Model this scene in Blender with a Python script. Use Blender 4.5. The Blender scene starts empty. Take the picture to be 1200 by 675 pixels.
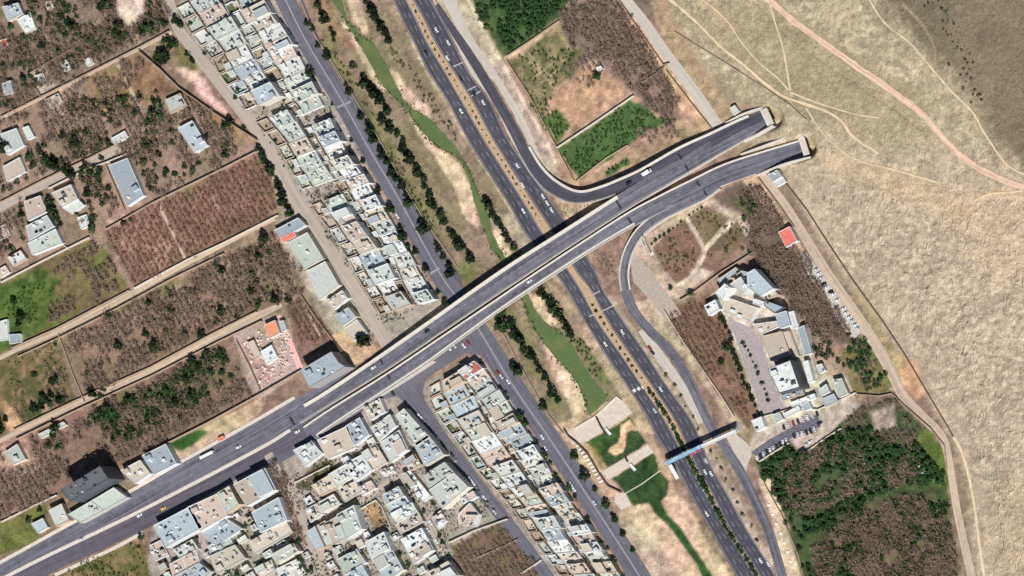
import bpy, math, random
import numpy as np
from mathutils import Vector

random.seed(11)
RNG = np.random.default_rng(11)
scene = bpy.context.scene
col = scene.collection

# ------------------------------------------------------------------ camera, sky, sun
S = 0.65                       # metres per photograph pixel on level ground
H = 5000.0                     # camera height
KX, KY = 0.56, 0.06            # the view leans in from the east and a little south
CX, CY = KX * H, -KY * H
PW = 1200 * S
cam_d = bpy.data.cameras.new("camera")
cam_d.sensor_fit = 'HORIZONTAL'
cam_d.sensor_width = 36.0
cam_d.lens = 36.0 * H / PW
cam_d.shift_x = -CX / PW
cam_d.shift_y = -CY / PW
cam_d.clip_start = 50.0
cam_d.clip_end = 120000.0
cam = bpy.data.objects.new("camera", cam_d)
cam.location = (CX, CY, H)
col.objects.link(cam)
scene.camera = cam

SUN_AZ, SUN_EL = math.radians(152), math.radians(47)
world = bpy.data.worlds.new("World")
scene.world = world
world.use_nodes = True
wn = world.node_tree.nodes
wl = world.node_tree.links
bg = wn.get("Background") or wn.new("ShaderNodeBackground")
wo = wn.get("World Output") or wn.new("ShaderNodeOutputWorld")
sky = wn.new("ShaderNodeTexSky")
sky.sky_type = 'NISHITA'
sky.sun_disc = False
sky.sun_elevation = SUN_EL
sky.sun_rotation = SUN_AZ
sky.altitude = 1500
wl.new(sky.outputs[0], bg.inputs[0])
bg.inputs[1].default_value = 0.05
wl.new(bg.outputs[0], wo.inputs[0])
sun_d = bpy.data.lights.new("sun", 'SUN')
sun_d.energy = 4.9
sun_d.angle = math.radians(0.5)
sun_d.color = (1.0, 0.975, 0.935)
sun = bpy.data.objects.new("sun", sun_d)
SV = Vector((math.sin(SUN_AZ) * math.cos(SUN_EL), math.cos(SUN_AZ) * math.cos(SUN_EL), math.sin(SUN_EL)))
sun.rotation_euler = SV.to_track_quat('Z', 'Y').to_euler()
sun.location = (200, -300, 600)
col.objects.link(sun)
scene.view_settings.view_transform = 'Standard'
scene.view_settings.look = 'None'
scene.view_settings.gamma = 1.0
scene.view_settings.exposure = 0.27
scene.view_settings.use_curve_mapping = False

# ------------------------------------------------------------------ helpers
def lin(c):
    c = c / 255.0
    return c / 12.92 if c <= 0.04045 else ((c + 0.055) / 1.055) ** 2.4

def rgb(r, g, b):
    return (lin(r), lin(g), lin(b), 1.0)

MATS = {}
def mat(name, c, rough=0.9, var=0.25, scale=0.5, fine=2.2, objvar=0.0, bump=0.0, spec=0.2, metal=0.0, stain=None):
    """procedural surface: colour broken up by two noises in world space"""
    if name in MATS:
        return MATS[name]
    m = bpy.data.materials.new(name)
    m.use_nodes = True
    nt = m.node_tree
    b = nt.nodes["Principled BSDF"]
    b.inputs["Roughness"].default_value = rough
    b.inputs["Specular IOR Level"].default_value = spec
    b.inputs["Metallic"].default_value = metal
    geo = nt.nodes.new("ShaderNodeNewGeometry")
    n1 = nt.nodes.new("ShaderNodeTexNoise")
    n1.inputs["Scale"].default_value = scale
    n1.inputs["Detail"].default_value = 5
    n1.inputs["Roughness"].default_value = 0.65
    n2 = nt.nodes.new("ShaderNodeTexNoise")
    n2.inputs["Scale"].default_value = fine
    n2.inputs["Detail"].default_value = 2
    nt.links.new(geo.outputs["Position"], n1.inputs["Vector"])
    nt.links.new(geo.outputs["Position"], n2.inputs["Vector"])
    add = nt.nodes.new("ShaderNodeMath"); add.operation = 'ADD'
    nt.links.new(n1.outputs["Fac"], add.inputs[0]); nt.links.new(n2.outputs["Fac"], add.inputs[1])
    mr = nt.nodes.new("ShaderNodeMapRange")
    mr.inputs["From Min"].default_value = 0.65
    mr.inputs["From Max"].default_value = 1.35
    mr.inputs["To Min"].default_value = 1 - var
    mr.inputs["To Max"].default_value = 1 + var
    nt.links.new(add.outputs[0], mr.inputs["Value"])
    val = mr.outputs[0]
    if objvar:
        oi = nt.nodes.new("ShaderNodeObjectInfo")
        mo = nt.nodes.new("ShaderNodeMapRange")
        mo.inputs["To Min"].default_value = 1 - objvar
        mo.inputs["To Max"].default_value = 1 + objvar
        nt.links.new(oi.outputs["Random"], mo.inputs["Value"])
        mu = nt.nodes.new("ShaderNodeMath"); mu.operation = 'MULTIPLY'
        nt.links.new(val, mu.inputs[0]); nt.links.new(mo.outputs[0], mu.inputs[1])
        val = mu.outputs[0]
    vm = nt.nodes.new("ShaderNodeVectorMath"); vm.operation = 'SCALE'
    vm.inputs[0].default_value = c[:3]
    nt.links.new(val, vm.inputs["Scale"])
    out = vm.outputs[0]
    if stain:
        n3 = nt.nodes.new("ShaderNodeTexNoise")
        n3.inputs["Scale"].default_value = stain[1]
        n3.inputs["Detail"].default_value = 4
        nt.links.new(geo.outputs["Position"], n3.inputs["Vector"])
        m3 = nt.nodes.new("ShaderNodeMapRange")
        m3.inputs["From Min"].default_value = 0.5; m3.inputs["From Max"].default_value = 0.68
        m3.inputs["To Max"].default_value = stain[2]
        nt.links.new(n3.outputs["Fac"], m3.inputs["Value"])
        mx = nt.nodes.new("ShaderNodeMix"); mx.data_type = 'RGBA'
        nt.links.new(m3.outputs[0], mx.inputs["Factor"])
        nt.links.new(out, mx.inputs["A"])
        mx.inputs["B"].default_value = stain[0]
        out = mx.outputs["Result"]
    nt.links.new(out, b.inputs["Base Color"])
    if bump:
        bp = nt.nodes.new("ShaderNodeBump")
        bp.inputs["Distance"].default_value = bump
        bp.inputs["Strength"].default_value = 0.8
        nt.links.new(add.outputs[0], bp.inputs["Height"])
        nt.links.new(bp.outputs[0], b.inputs["Normal"])
    MATS[name] = m
    return m

def gpt(px, py):
    return ((px - 600.0) * S, (337.5 - py) * S)

def W(px, py, z=0.0):
    """world point at height z that stands at this photograph position"""
    gx, gy = (px - 600.0) * S, (337.5 - py) * S
    t = z / H
    return (gx + (CX - gx) * t, gy + (CY - gy) * t, z)

def new_mesh(name, verts, faces, mats, fmat=None):
    me = bpy.data.meshes.new(name)
    me.from_pydata([tuple(v) for v in verts], [], [tuple(f) for f in faces])
    if not isinstance(mats, (list, tuple)):
        mats = [mats]
    for m in mats:
        me.materials.append(m)
    if fmat is not None:
        me.polygons.foreach_set("material_index", fmat)
    me.update()
    return me

def link(name, data, parent=None, loc=None):
    o = bpy.data.objects.new(name, data)
    col.objects.link(o)
    if parent is not None:
        o.parent = parent
    if loc is not None:
        o.location = loc
    return o

def tag(o, label=None, cat=None, group=None, kind=None):
    if label: o["label"] = label
    if cat: o["category"] = cat
    if group: o["group"] = group
    if kind: o["kind"] = kind
    return o

def empty(name, loc, label, cat, group=None):
    o = bpy.data.objects.new(name, None)
    o.empty_display_size = 1.0
    col.objects.link(o)
    o.location = loc
    return tag(o, label, cat, group)

def struct(name, me, label=None):
    o = link(name, me)
    o["kind"] = "structure"
    if label: o["label"] = label
    return o

def np_mesh(name, V, F, material):
    """fast mesh from numpy vertex and face arrays (faces all of one size)"""
    me = bpy.data.meshes.new(name)
    k = F.shape[1]
    me.vertices.add(len(V)); me.vertices.foreach_set("co", V.astype(np.float32).ravel())
    me.loops.add(F.size); me.loops.foreach_set("vertex_index", F.astype(np.int32).ravel())
    me.polygons.add(len(F)); me.polygons.foreach_set("loop_start", np.arange(0, F.size, k, dtype=np.int32))
    me.update(calc_edges=True)
    me.validate()
    if isinstance(material, (list, tuple)):
        for m in material: me.materials.append(m)
    else:
        me.materials.append(material)
    return me

class MB:
    """collects boxes, prisms and strips; build() makes one mesh object of them"""
    def __init__(self, org=(0, 0, 0)):
        self.v, self.f, self.m = [], [], []
        self.o = org
    def add(self, vs, fs, mi=0):
        n = len(self.v)
        ox, oy, oz = self.o
        self.v += [(x - ox, y - oy, z - oz) for x, y, z in vs]
        self.f += [tuple(i + n for i in f) for f in fs]
        self.m += [mi] * len(fs)
    def prism(self, q, z0, z1, top=True, bottom=False, mi=0):
        n = len(q)
        vs = [(x, y, z0) for x, y in q] + [(x, y, z1) for x, y in q]
        fs = [(i, (i + 1) % n, n + (i + 1) % n, n + i) for i in range(n)]
        if top: fs.append(tuple(range(n, 2 * n)))
        if bottom: fs.append(tuple(range(n - 1, -1, -1)))
        self.add(vs, fs, mi)
    def box(self, cx, cy, z0, sx, sy, sz, a=0.0, mi=0):
        ca, sa = math.cos(a), math.sin(a)
        q = [(cx + ca * x - sa * y, cy + sa * x + ca * y) for x, y in ((-sx/2, -sy/2), (sx/2, -sy/2), (sx/2, sy/2), (-sx/2, sy/2))]
        self.prism(q, z0, z0 + sz, True, True, mi)
    def cyl(self, cx, cy, z0, r, h, n=8, r2=None, mi=0):
        r2 = r if r2 is None else r2
        vs = [(cx + r * math.cos(2*math.pi*i/n), cy + r * math.sin(2*math.pi*i/n), z0) for i in range(n)]
        vs += [(cx + r2 * math.cos(2*math.pi*i/n), cy + r2 * math.sin(2*math.pi*i/n), z0 + h) for i in range(n)]
        fs = [(i, (i + 1) % n, n + (i + 1) % n, n + i) for i in range(n)] + [tuple(range(n, 2 * n))]
        self.add(vs, fs, mi)
    def ring(self, q, t, z0, z1, mi=0):
        """upstand of thickness t round the polygon q"""
        qi = inset(q, t)
        n = len(q)
        vs = [(x, y, z0) for x, y in q] + [(x, y, z1) for x, y in q] + [(x, y, z1) for x, y in qi] + [(x, y, z0) for x, y in qi]
        fs = []
        for i in range(n):
            j = (i + 1) % n
            fs += [(i, j, n + j, n + i), (n + i, n + j, 2*n + j, 2*n + i), (2*n + i, 2*n + j, 3*n + j, 3*n + i)]
        self.add(vs, fs, mi)
    def mesh(self, name, mats):
        return new_mesh(name, self.v, self.f, mats, self.m if isinstance(mats, (list, tuple)) else None)
    def build(self, name, mats, parent=None, loc=None):
        return link(name, self.mesh(name, mats), parent, loc)

def area(q):
    return 0.5 * sum(q[i][0] * q[(i+1) % len(q)][1] - q[(i+1) % len(q)][0] * q[i][1] for i in range(len(q)))

def ccw(q):
    q = list(q)
    return q if area(q) > 0 else q[::-1]

def inset(q, t):
    """polygon moved in by t (ccw)"""
    n = len(q); out = []
    for i in range(n):
        p0, p1, p2 = q[i-1], q[i], q[(i+1) % n]
        def nrm(a, b):
            dx, dy = b[0]-a[0], b[1]-a[1]; l = math.hypot(dx, dy) or 1e-6
            return (-dy/l, dx/l)
        n1, n2 = nrm(p0, p1), nrm(p1, p2)
        bx, by = n1[0]+n2[0], n1[1]+n2[1]
        d = max(0.35, 1 + n1[0]*n2[0] + n1[1]*n2[1])
        out.append((p1[0] + bx*t/d, p1[1] + by*t/d))
    return out

def bil(q, u, v):
    (x0, y0), (x1, y1), (x2, y2), (x3, y3) = q
    return ((x0*(1-u)+x1*u)*(1-v) + (x3*(1-u)+x2*u)*v, (y0*(1-u)+y1*u)*(1-v) + (y3*(1-u)+y2*u)*v)

def spline(pts, step=4.0):
    """Catmull-Rom through the points (any dimension), sampled about every STEP"""
    P = [np.array(p, float) for p in pts]
    P = [2*P[0]-P[1]] + P + [2*P[-1]-P[-2]]
    out = []
    for i in range(1, len(P)-2):
        a, b, c, d = P[i-1], P[i], P[i+1], P[i+2]
        n = max(1, int(np.linalg.norm(c[:2]-b[:2]) / step))
        for k in range(n):
            t = k / n
            out.append(0.5*((2*b) + (c-a)*t + (2*a-5*b+4*c-d)*t*t + (3*b-a-3*c+d)*t**3))
    out.append(P[-2])
    return out

def resample(pts, n):
    P = np.array(pts, float)
    L = np.concatenate([[0], np.cumsum(np.linalg.norm(np.diff(P[:, :2], axis=0), axis=1))])
    t = np.linspace(0, L[-1], n)
    return np.stack([np.interp(t, L, P[:, k]) for k in range(P.shape[1])], 1)

def along(pts, fr):
    P = np.array(pts, float)
    L = np.concatenate([[0], np.cumsum(np.linalg.norm(np.diff(P[:, :2], axis=0), axis=1))])
    t = fr * L[-1]
    return tuple(np.interp(t, L, P[:, k]) for k in range(P.shape[1]))

def inpoly(X, Y, poly):
    X = np.asarray(X, float); Y = np.asarray(Y, float)
    r = np.zeros(X.shape, bool)
    n = len(poly)
    for i in range(n):
        x1, y1 = poly[i]; x2, y2 = poly[(i+1) % n]
        if y1 == y2: continue
        c = (Y < y1) != (Y < y2)
        r ^= c & (X < (x2-x1)*(Y-y1)/(y2-y1) + x1)
    return r

def segdist(X, Y, pts, closed=False):
    d = np.full(X.shape, 1e9)
    n = len(pts)
    for i in range(n if closed else n-1):
        x1, y1 = pts[i][:2]; x2, y2 = pts[(i+1) % n][:2]
        dx, dy = x2-x1, y2-y1
        l2 = dx*dx+dy*dy or 1e-9
        t = np.clip(((X-x1)*dx+(Y-y1)*dy)/l2, 0, 1)
        d = np.minimum(d, (X-x1-t*dx)**2+(Y-y1-t*dy)**2)
    return np.sqrt(d)

def sstep(a, b, x):
    t = np.clip((x-a)/(b-a), 0, 1)
    return t*t*(3-2*t)

def vnoise(X, Y, seed):
    """smooth value noise, lattice 1, 0..1"""
    xi = np.floor(X).astype(np.int64); yi = np.floor(Y).astype(np.int64)
    fx = X-xi; fy = Y-yi
    fx = fx*fx*(3-2*fx); fy = fy*fy*(3-2*fy)
    def h(a, b):
        n = (a*374761393 + b*668265263 + seed*1442695041) & 0xffffffff
        n = ((n ^ (n >> 13)) * 1274126177) & 0xffffffff
        return ((n ^ (n >> 16)) & 0xffff) / 65535.0
    return (h(xi, yi)*(1-fx)+h(xi+1, yi)*fx)*(1-fy) + (h(xi, yi+1)*(1-fx)+h(xi+1, yi+1)*fx)*fy

def fbm(X, Y, scale, seed, octs=4, gain=0.55):
    v = 0; a = 1; tot = 0
    for o in range(octs):
        v = v + a*vnoise(X/scale+17.3*o, Y/scale-9.1*o, seed+o); tot += a
        a *= gain; scale /= 2.03
    return v/tot

ORD = ("first second third fourth fifth sixth seventh eighth ninth tenth eleventh twelfth thirteenth fourteenth fifteenth sixteenth "
       "seventeenth eighteenth nineteenth").split()
TENS = {2: "twent", 3: "thirt", 4: "fort", 5: "fift", 6: "sixt", 7: "sevent", 8: "eight", 9: "ninet"}
def nth(i):
    """1 -> first"""
    if i < 20: return ORD[i-1]
    if i >= 100: return "hundred-and-" + nth(i-100) if i > 100 else "hundredth"
    t, u = divmod(i, 10)
    return TENS[t] + "ieth" if u == 0 else TENS[t] + "y-" + ORD[u-1]
# ------------------------------------------------------------------ terrain
def axis(a, b, step, far):
    fine = np.arange(a, b + step, step)
    out = [1.0]
    while sum(out) < far: out.append(out[-1]*1.5*1.0 if len(out) > 1 else step*3)
    o = np.cumsum(out)
    return np.concatenate([(a - o)[::-1], fine, fine[-1] + o])

GX = axis(-150, 1350, 2.0, 60000)
GY = axis(-110, 790, 2.0, 60000)
PX, PY = np.meshgrid(GX, GY)
def hill_edge(py):
    return np.interp(py, [-400, -100, 0, 60, 110, 150, 180, 200, 240, 330, 415, 500, 560, 675, 900],
                     [500, 690, 775, 812, 850, 872, 890, 922, 945, 1000, 1062, 1116, 1140, 1152, 1180])
TUN_N = [(800, 190), (850, 168), (895, 142), (904, 138)]
TUN_S = [(800, 225), (850, 205), (895, 187), (943, 173)]
TRACK = [(880, -18), (890, -10), (905, 3), (935, 28), (990, 68), (1050, 110), (1082, 135), (1097, 152), (1115, 172), (1140, 193), (1180, 213), (1215, 224), (1260, 240)]
TRACKS = [(TRACK, 7.2), ([(900, -5), (908, 25), (916, 50), (922, 80), (926, 106)], 2), ([(1016, -5), (1036, 26), (1066, 50), (1090, 78), (1116, 108), (1140, 132), (1156, 160), (1180, 193), (1205, 206)], 2),
          ([(780, -5), (815, 25), (845, 55), (870, 75), (905, 105), (925, 116), (962, 128), (985, 141), (1000, 160), (1030, 180)], 3), ([(1118, 512), (1130, 538), (1140, 580), (1148, 640), (1155, 690)], 3), ([(926, 108), (960, 121), (1000, 133), (1030, 138)], 2), ([(822, -2), (850, 22), (868, 48), (888, 72), (912, 92), (924, 106)], 1.6),
          ([(944, 126), (968, 160), (1002, 186), (1052, 200), (1098, 214)], 1.8), ([(1140, 236), (1160, 227), (1186, 225), (1206, 222)], 2.2)]
def tracks_flat(px, py):
    k = 1.0
    for t, w in TRACKS: k = k*sstep(w*.45, w*.45+6, segdist(px, py, t))
    return k
def terrain(px, py):
    px = np.asarray(px, float); py = np.asarray(py, float)
    d = px - hill_edge(py)
    z = 9.0*sstep(0, 75, d) + 0.022*np.clip(d, 0, 400)
    des = sstep(4, 30, d)
    rel = (fbm(px, py, 70, 5, 2)-0.5)*2.2 + (fbm(px, py, 13, 8, 4)-0.5)*1.0
    ridg = 1-np.abs(2*fbm(px+6*fbm(px, py, 12, 3, 2), py, 8, 21, 3)-1)
    low = sstep(150, 330, py)
    z = z + des*(rel + (ridg-0.6)*(0.5+0.9*low))*tracks_flat(px, py)
    for L, wd in ((TUN_N, 12.5), (TUN_S, 12.5)):
        k = sstep(wd, wd+2.5, segdist(px, py, L))
        z = z*k
    return np.clip(z, 0, None)

ZG = terrain(PX, PY)
ZG = np.where((np.abs(PX-600) > 800) | (np.abs(PY-337) > 500), np.minimum(ZG, 18), ZG)

def zt(px, py):
    return float(terrain(np.array([px]), np.array([py]))[0])

# ------------------------------------------------------------------ ground colours (soil, grass, sand: what lies there)
K = 0.80
def L3(r, g, b):
    return np.array([lin(r), lin(g), lin(b)])*K
C = np.empty(PX.shape+(3,))
C[:] = L3(150, 126, 108)
N1 = fbm(PX, PY, 40, 31, 4); N2 = fbm(PX, PY, 9, 47, 4); N3 = fbm(PX, PY, 4, 77, 2)
EDGE = (fbm(PX, PY, 14, 91, 4)-0.5)*2
def paint(poly, c, soft=3.0, rag=3.0, op=1.0, var=None):
    xs = [p[0] for p in poly]; ys = [p[1] for p in poly]
    i0, i1 = np.searchsorted(GX, (min(xs)-20, max(xs)+20)); j0, j1 = np.searchsorted(GY, (min(ys)-20, max(ys)+20))
    sl = (slice(j0, j1), slice(i0, i1))
    X, Y = PX[sl], PY[sl]
    d = segdist(X, Y, poly, True)
    d = np.where(inpoly(X, Y, poly), d, -d) + EDGE[sl]*rag
    w = (sstep(-soft/2, soft/2, d)*op)[..., None]
    cc = L3(*c)
    if var is not None:
        k = sstep(0.35, 0.65, 0.6*N2[sl]+0.4*N1[sl])[..., None]
        cc = cc*(1-k)+L3(*var)*k
    C[sl] = C[sl]*(1-w)+cc*w
def trace(pts, c, wd, soft=1.5, rag=0.6, op=1.0):
    xs = [p[0] for p in pts]; ys = [p[1] for p in pts]
    i0, i1 = np.searchsorted(GX, (min(xs)-wd-9, max(xs)+wd+9)); j0, j1 = np.searchsorted(GY, (min(ys)-wd-9, max(ys)+wd+9))
    sl = (slice(j0, j1), slice(i0, i1))
    d = wd/2 - segdist(PX[sl], PY[sl], [tuple(p) for p in spline(pts, 6)]) + EDGE[sl]*rag
    w = (sstep(-soft/2, soft/2, d)*op)[..., None]
    C[sl] = C[sl]*(1-w)+L3(*c)*w

# desert hill
hd = PX - hill_edge(PY)
wdz = sstep(-14, -2, hd)[..., None]
k1 = sstep(0.30, 0.66, N1)[..., None]
cd = L3(200, 179, 154)*(1-k1)+L3(189, 170, 146)*k1
north = sstep(230, 120, PY+0.1*EDGE*60)[..., None]
cn = L3(190, 173, 143)*(1-k1)+L3(172, 160, 130)*k1
cd = cd*(1-north)+cn*north
cd = cd*.94
spk = (sstep(0.5, 0.72, fbm(PX, PY, 4.2, 55, 2))*0.45)[..., None]
cd = cd*(1-spk)+L3(228, 206, 178)*spk
dk = (sstep(0.52, 0.7, fbm(PX, PY, 4.6, 155, 2))*0.4)[..., None]
cd = cd*(1-dk)+L3(138, 122, 102)*dk
C = C*(1-wdz)+cd*wdz
paint([(1020, -110), (1350, -110), (1350, 130), (1220, 215), (1165, 168), (1140, 120), (1080, 55), (1030, 10)], (130, 116, 94), 34, 16, .88, (112, 102, 80))  # top-right slope, painted a darker brown
paint([(1030, -100), (1110, -100), (1120, 70), (1070, 40)], (112, 108, 84), 16, 8, .6)
paint([(800, 20), (900, 0), (1080, 110), (1110, 170), (1000, 165), (925, 115), (860, 70)], (172, 154, 122), 20, 9, .5, (156, 144, 110))
paint([(1110, 225), (1200, 215), (1350, 230), (1350, 330), (1170, 330), (1120, 270)], (212, 184, 154), 40, 14, .5)
paint([(940, 170), (1010, 190), (1080, 205), (1150, 250), (1130, 265), (1060, 235), (980, 205)], (208, 180, 144), 16, 8, .5)
paint([(1165, 560), (1300, 560), (1300, 700), (1170, 700)], (205, 182, 148), 40, 9, .5)
PINK = (214, 178, 148); ORA = (212, 176, 130)
trace([(888, 6), (903, 24), (931, 50), (985, 88), (1030, 118), (1075, 150), (1096, 175)], (134, 116, 90), 2, 2, 1.2, .55)
trace([(1058, 5), (1080, 28), (1094, 52), (1097, 75)], (180, 158, 130), 1.8, 1.5, .6, .8)
trace([(820, 0), (850, 25), (862, 30)], PINK, 4, 4, 2, .6)
trace([(1145, 232), (1160, 226), (1185, 226)], ORA, 4, 3, 1, .8)
trace([(975, 185), (1040, 215), (1090, 245), (1140, 300), (1220, 330)], (212, 186, 154), 5, 5, 3, .4)
trace([(1020, 330), (1010, 400), (1060, 460)], (170, 148, 122), 4, 5, 3, .3)
# soil of the strip between the highway and the hill
paint([(535, -110), (690, -110), (780, 0), (812, 60), (850, 115), (900, 130), (900, 140), (780, 190), (690, 222), (650, 215), (600, 120), (540, 10)], (178, 150, 124), 4, 3)
paint([(548, -110), (664, -110), (668, 0), (655, 22), (592, 68), (556, 8)], (92, 104, 68), 4, 4, 1, (74, 92, 54))
paint([(655, 22), (668, 0), (690, -60), (760, 0), (800, 120), (785, 150), (745, 112), (700, 70), (660, 85)], (150, 128, 112), 6, 6, 1, (128, 108, 98))
paint([(598, 72), (652, 34), (685, 60), (672, 88), (648, 108), (655, 128), (636, 150)], (112, 116, 78), 3, 4, 1, (140, 126, 96))
paint([(640, 120), (690, 75), (735, 105), (690, 140), (665, 155), (640, 150)], (192, 158, 126), 8, 6)
paint([(634, 142), (652, 126), (672, 148), (652, 168)], (86, 108, 58), 4, 4)
paint([(654, 175), (738, 117), (772, 135), (790, 140), (745, 165), (680, 212)], (88, 112, 66), 4, 5, 1, (66, 96, 52))
paint([(690, 208), (760, 160), (798, 145), (802, 165), (700, 216)], (170, 146, 118), 4, 4)
paint([(708, 202), (735, 182), (740, 192), (712, 208)], (84, 108, 62), 4, 4)
paint([(725, 5), (735, 0), (838, 148), (830, 156), (800, 132), (780, 90), (745, 40)], (212, 176, 144), 4, 3)
paint([(505, -10), (535, -10), (560, 25), (600, 95), (640, 170), (660, 212), (640, 212), (600, 130), (560, 70), (530, 30)], (190, 172, 150), 4, 2)
trace([(546, -5), (560, 22), (580, 60), (602, 98), (618, 128), (640, 165), (650, 190)], (222, 204, 180), 4, 2, 1.2)
trace([(593, 68), (630, 45), (655, 23)], (206, 178, 152), 4, 2, .5)
for a, b in (((612, 62), (648, 100)), ((624, 92), (648, 74)), ((630, 100), (656, 80)), ((637, 82), (648, 96)), ((648, 30), (672, 62)), ((618, 60), (650, 104))):
    trace([a, b], (196, 172, 140), 1.6, 1.5, .4, .7)
# river corridor
paint([(345, -20), (470, -20), (505, 60), (570, 190), (640, 320), (700, 400), (790, 560), (870, 700), (740, 700), (700, 600), (650, 510), (560, 360), (430, 150)], (156, 137, 114), 4, 2, 1, (136, 122, 98))
for pl in ([(375, 30), (395, 60), (420, 110), (470, 190), (520, 290), (500, 280), (440, 160), (380, 70)], [(595, 365), (620, 400), (640, 440), (660, 480), (645, 470), (620, 430), (600, 395)],
           [(655, 385), (690, 400), (718, 450), (700, 448), (680, 415)], [(520, 312), (560, 308), (556, 330), (528, 338)], [(575, 345), (600, 350), (612, 380), (590, 370)]):
    paint(pl, (112, 116, 70), 14, 8, .8)
paint([(352, -10), (380, -10), (420, 60), (395, 50)], (152, 120, 96), 8, 6, .7)
SAND = (226, 196, 168)
for pl in ([(403, -10), (421, -10), (432, 36), (426, 43), (413, 24)], [(457, 82), (466, 86), (482, 105), (503, 126), (505, 139), (488, 130), (470, 112)],
           [(402, 26), (410, 32), (426, 60), (446, 96), (456, 108), (440, 100), (420, 62)], [(500, 168), (530, 182), (546, 206), (559, 242), (562, 272), (545, 255), (528, 215), (512, 190)],
           [(573, 253), (592, 282), (598, 298), (590, 306), (580, 285)], [(619, 343), (633, 348), (659, 386), (640, 379), (626, 360)],
           [(636, 402), (654, 420), (682, 456), (689, 487), (672, 492), (664, 466), (648, 440)], [(478, 130), (500, 160), (505, 170), (490, 158)]):
    paint(pl, SAND, 4, 4, .95)
paint([(560, 150), (585, 190), (630, 270), (655, 320), (640, 316), (600, 250), (556, 176)], (184, 162, 138), 5, 3, .8)
paint([(476, 0), (486, 0), (520, 60), (560, 150), (556, 172), (520, 130), (490, 70), (462, 20), (455, 0)], (170, 148, 124), 6, 4, .7)
paint([(640, 330), (660, 345), (690, 380), (770, 510), (755, 510), (712, 440), (670, 375)], (186, 162, 138), 4, 2, .9)
paint([(650, 500), (690, 480), (730, 465), (760, 500), (785, 555), (800, 600), (870, 690), (740, 690), (725, 600), (690, 560)], (196, 168, 140), 5, 4)
paint([(730, 600), (755, 590), (775, 592), (830, 690), (800, 690), (768, 640)], (212, 182, 154), 7, 5)
paint([(776, 582), (800, 585), (862, 690), (836, 690), (800, 630)], (214, 186, 156), 7, 5)
paint([(726, 606), (745, 612), (775, 640), (800, 690), (765, 690), (742, 640)], (190, 172, 150), 8, 5, .8)
GRN = (52, 78, 46)
paint([(688, 518), (737, 489), (742, 494), (758, 518), (752, 524), (712, 549)], GRN, 2, 1.5, 1, (66, 88, 46))
paint([(728, 498), (738, 492), (757, 515), (750, 505), (740, 504), (734, 508), (733, 520), (731, 530), (722, 534), (713, 529), (715, 524), (724, 520), (727, 512)], (224, 186, 150), 2, .8)
paint([(690, 524), (698, 524), (706, 536), (709, 550), (704, 550)], (140, 120, 70), 4, 2, .8)
paint([(717, 561), (765, 531), (768, 534), (772, 552), (784, 564), (782, 580), (776, 586), (774, 592), (757, 590), (742, 592), (728, 573)], GRN, 2.5, 1.5, 1, (60, 84, 44))
paint([(757, 586), (775, 588), (782, 602), (800, 622), (832, 670), (842, 690), (830, 690), (815, 660), (788, 622), (768, 602)], (52, 84, 44), 3, 1.5)
trace([(478, 40), (505, 92), (535, 142), (566, 192), (604, 252), (640, 308)], (196, 174, 148), 4.5, 2.5, 1.2, .85)
trace([(470, 50), (492, 92), (520, 140), (552, 190), (590, 250), (625, 305)], (132, 112, 92), 3, 3, 1.6, .5)
# highway verges
paint([(560, 250), (640, 250), (700, 340), (720, 350), (760, 410), (830, 500), (850, 520), (900, 620), (925, 690), (900, 690), (840, 560), (760, 460), (700, 370)], (178, 160, 140), 4, 2)
paint([(745, 385), (770, 400), (830, 505), (820, 505), (780, 440)], (150, 134, 112), 6, 4, .7)
paint([(832, 520), (848, 522), (905, 640), (895, 640), (860, 570)], (136, 118, 96), 5, 3, .8)
paint([(650, 232), (680, 238), (715, 236), (700, 245), (680, 254), (665, 262)], (190, 164, 138), 4, 3)
# houses' ground
URB = (176, 169, 158)
paint([(206, -20), (330, -20), (360, 60), (440, 215), (520, 360), (460, 405), (440, 366), (370, 255), (300, 155), (215, 30)], URB, 3, 1, 1, (150, 140, 128))
paint([(300, 170), (318, 172), (345, 240), (440, 385), (420, 400), (390, 395), (330, 285)], (176, 162, 144), 4, 2)
paint([(495, 450), (560, 415), (600, 470), (735, 690), (650, 690), (590, 590), (500, 480)], URB, 3, 1, 1, (150, 140, 128))
paint([(420, 475), (470, 462), (500, 490), (590, 610), (530, 640), (545, 690), (170, 690), (178, 618), (300, 545), (415, 490)], URB, 3, 1, 1, (152, 142, 130))
paint([(365, 545), (385, 535), (398, 548), (375, 568), (350, 578), (345, 565)], (92, 92, 60), 5, 4, .9, (120, 104, 78))
paint([(424, 597), (440, 588), (455, 615), (440, 624)], (170, 138, 104), 4, 3)
paint([(313, 530), (330, 540), (356, 600), (362, 640), (350, 635), (335, 600), (310, 560)], (142, 118, 108), 5, 3)
paint([(528, 640), (592, 610), (645, 680), (640, 700), (540, 700)], (128, 106, 88), 3, 3, 1, (112, 96, 72))
paint([(60, 674), (130, 645), (166, 632), (182, 700), (40, 700)], (112, 112, 66), 4, 4, 1, (134, 112, 86))
paint([(440, 395), (460, 400), (520, 352), (540, 340), (530, 372), (470, 412)], (196, 174, 146), 4, 2)
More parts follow.
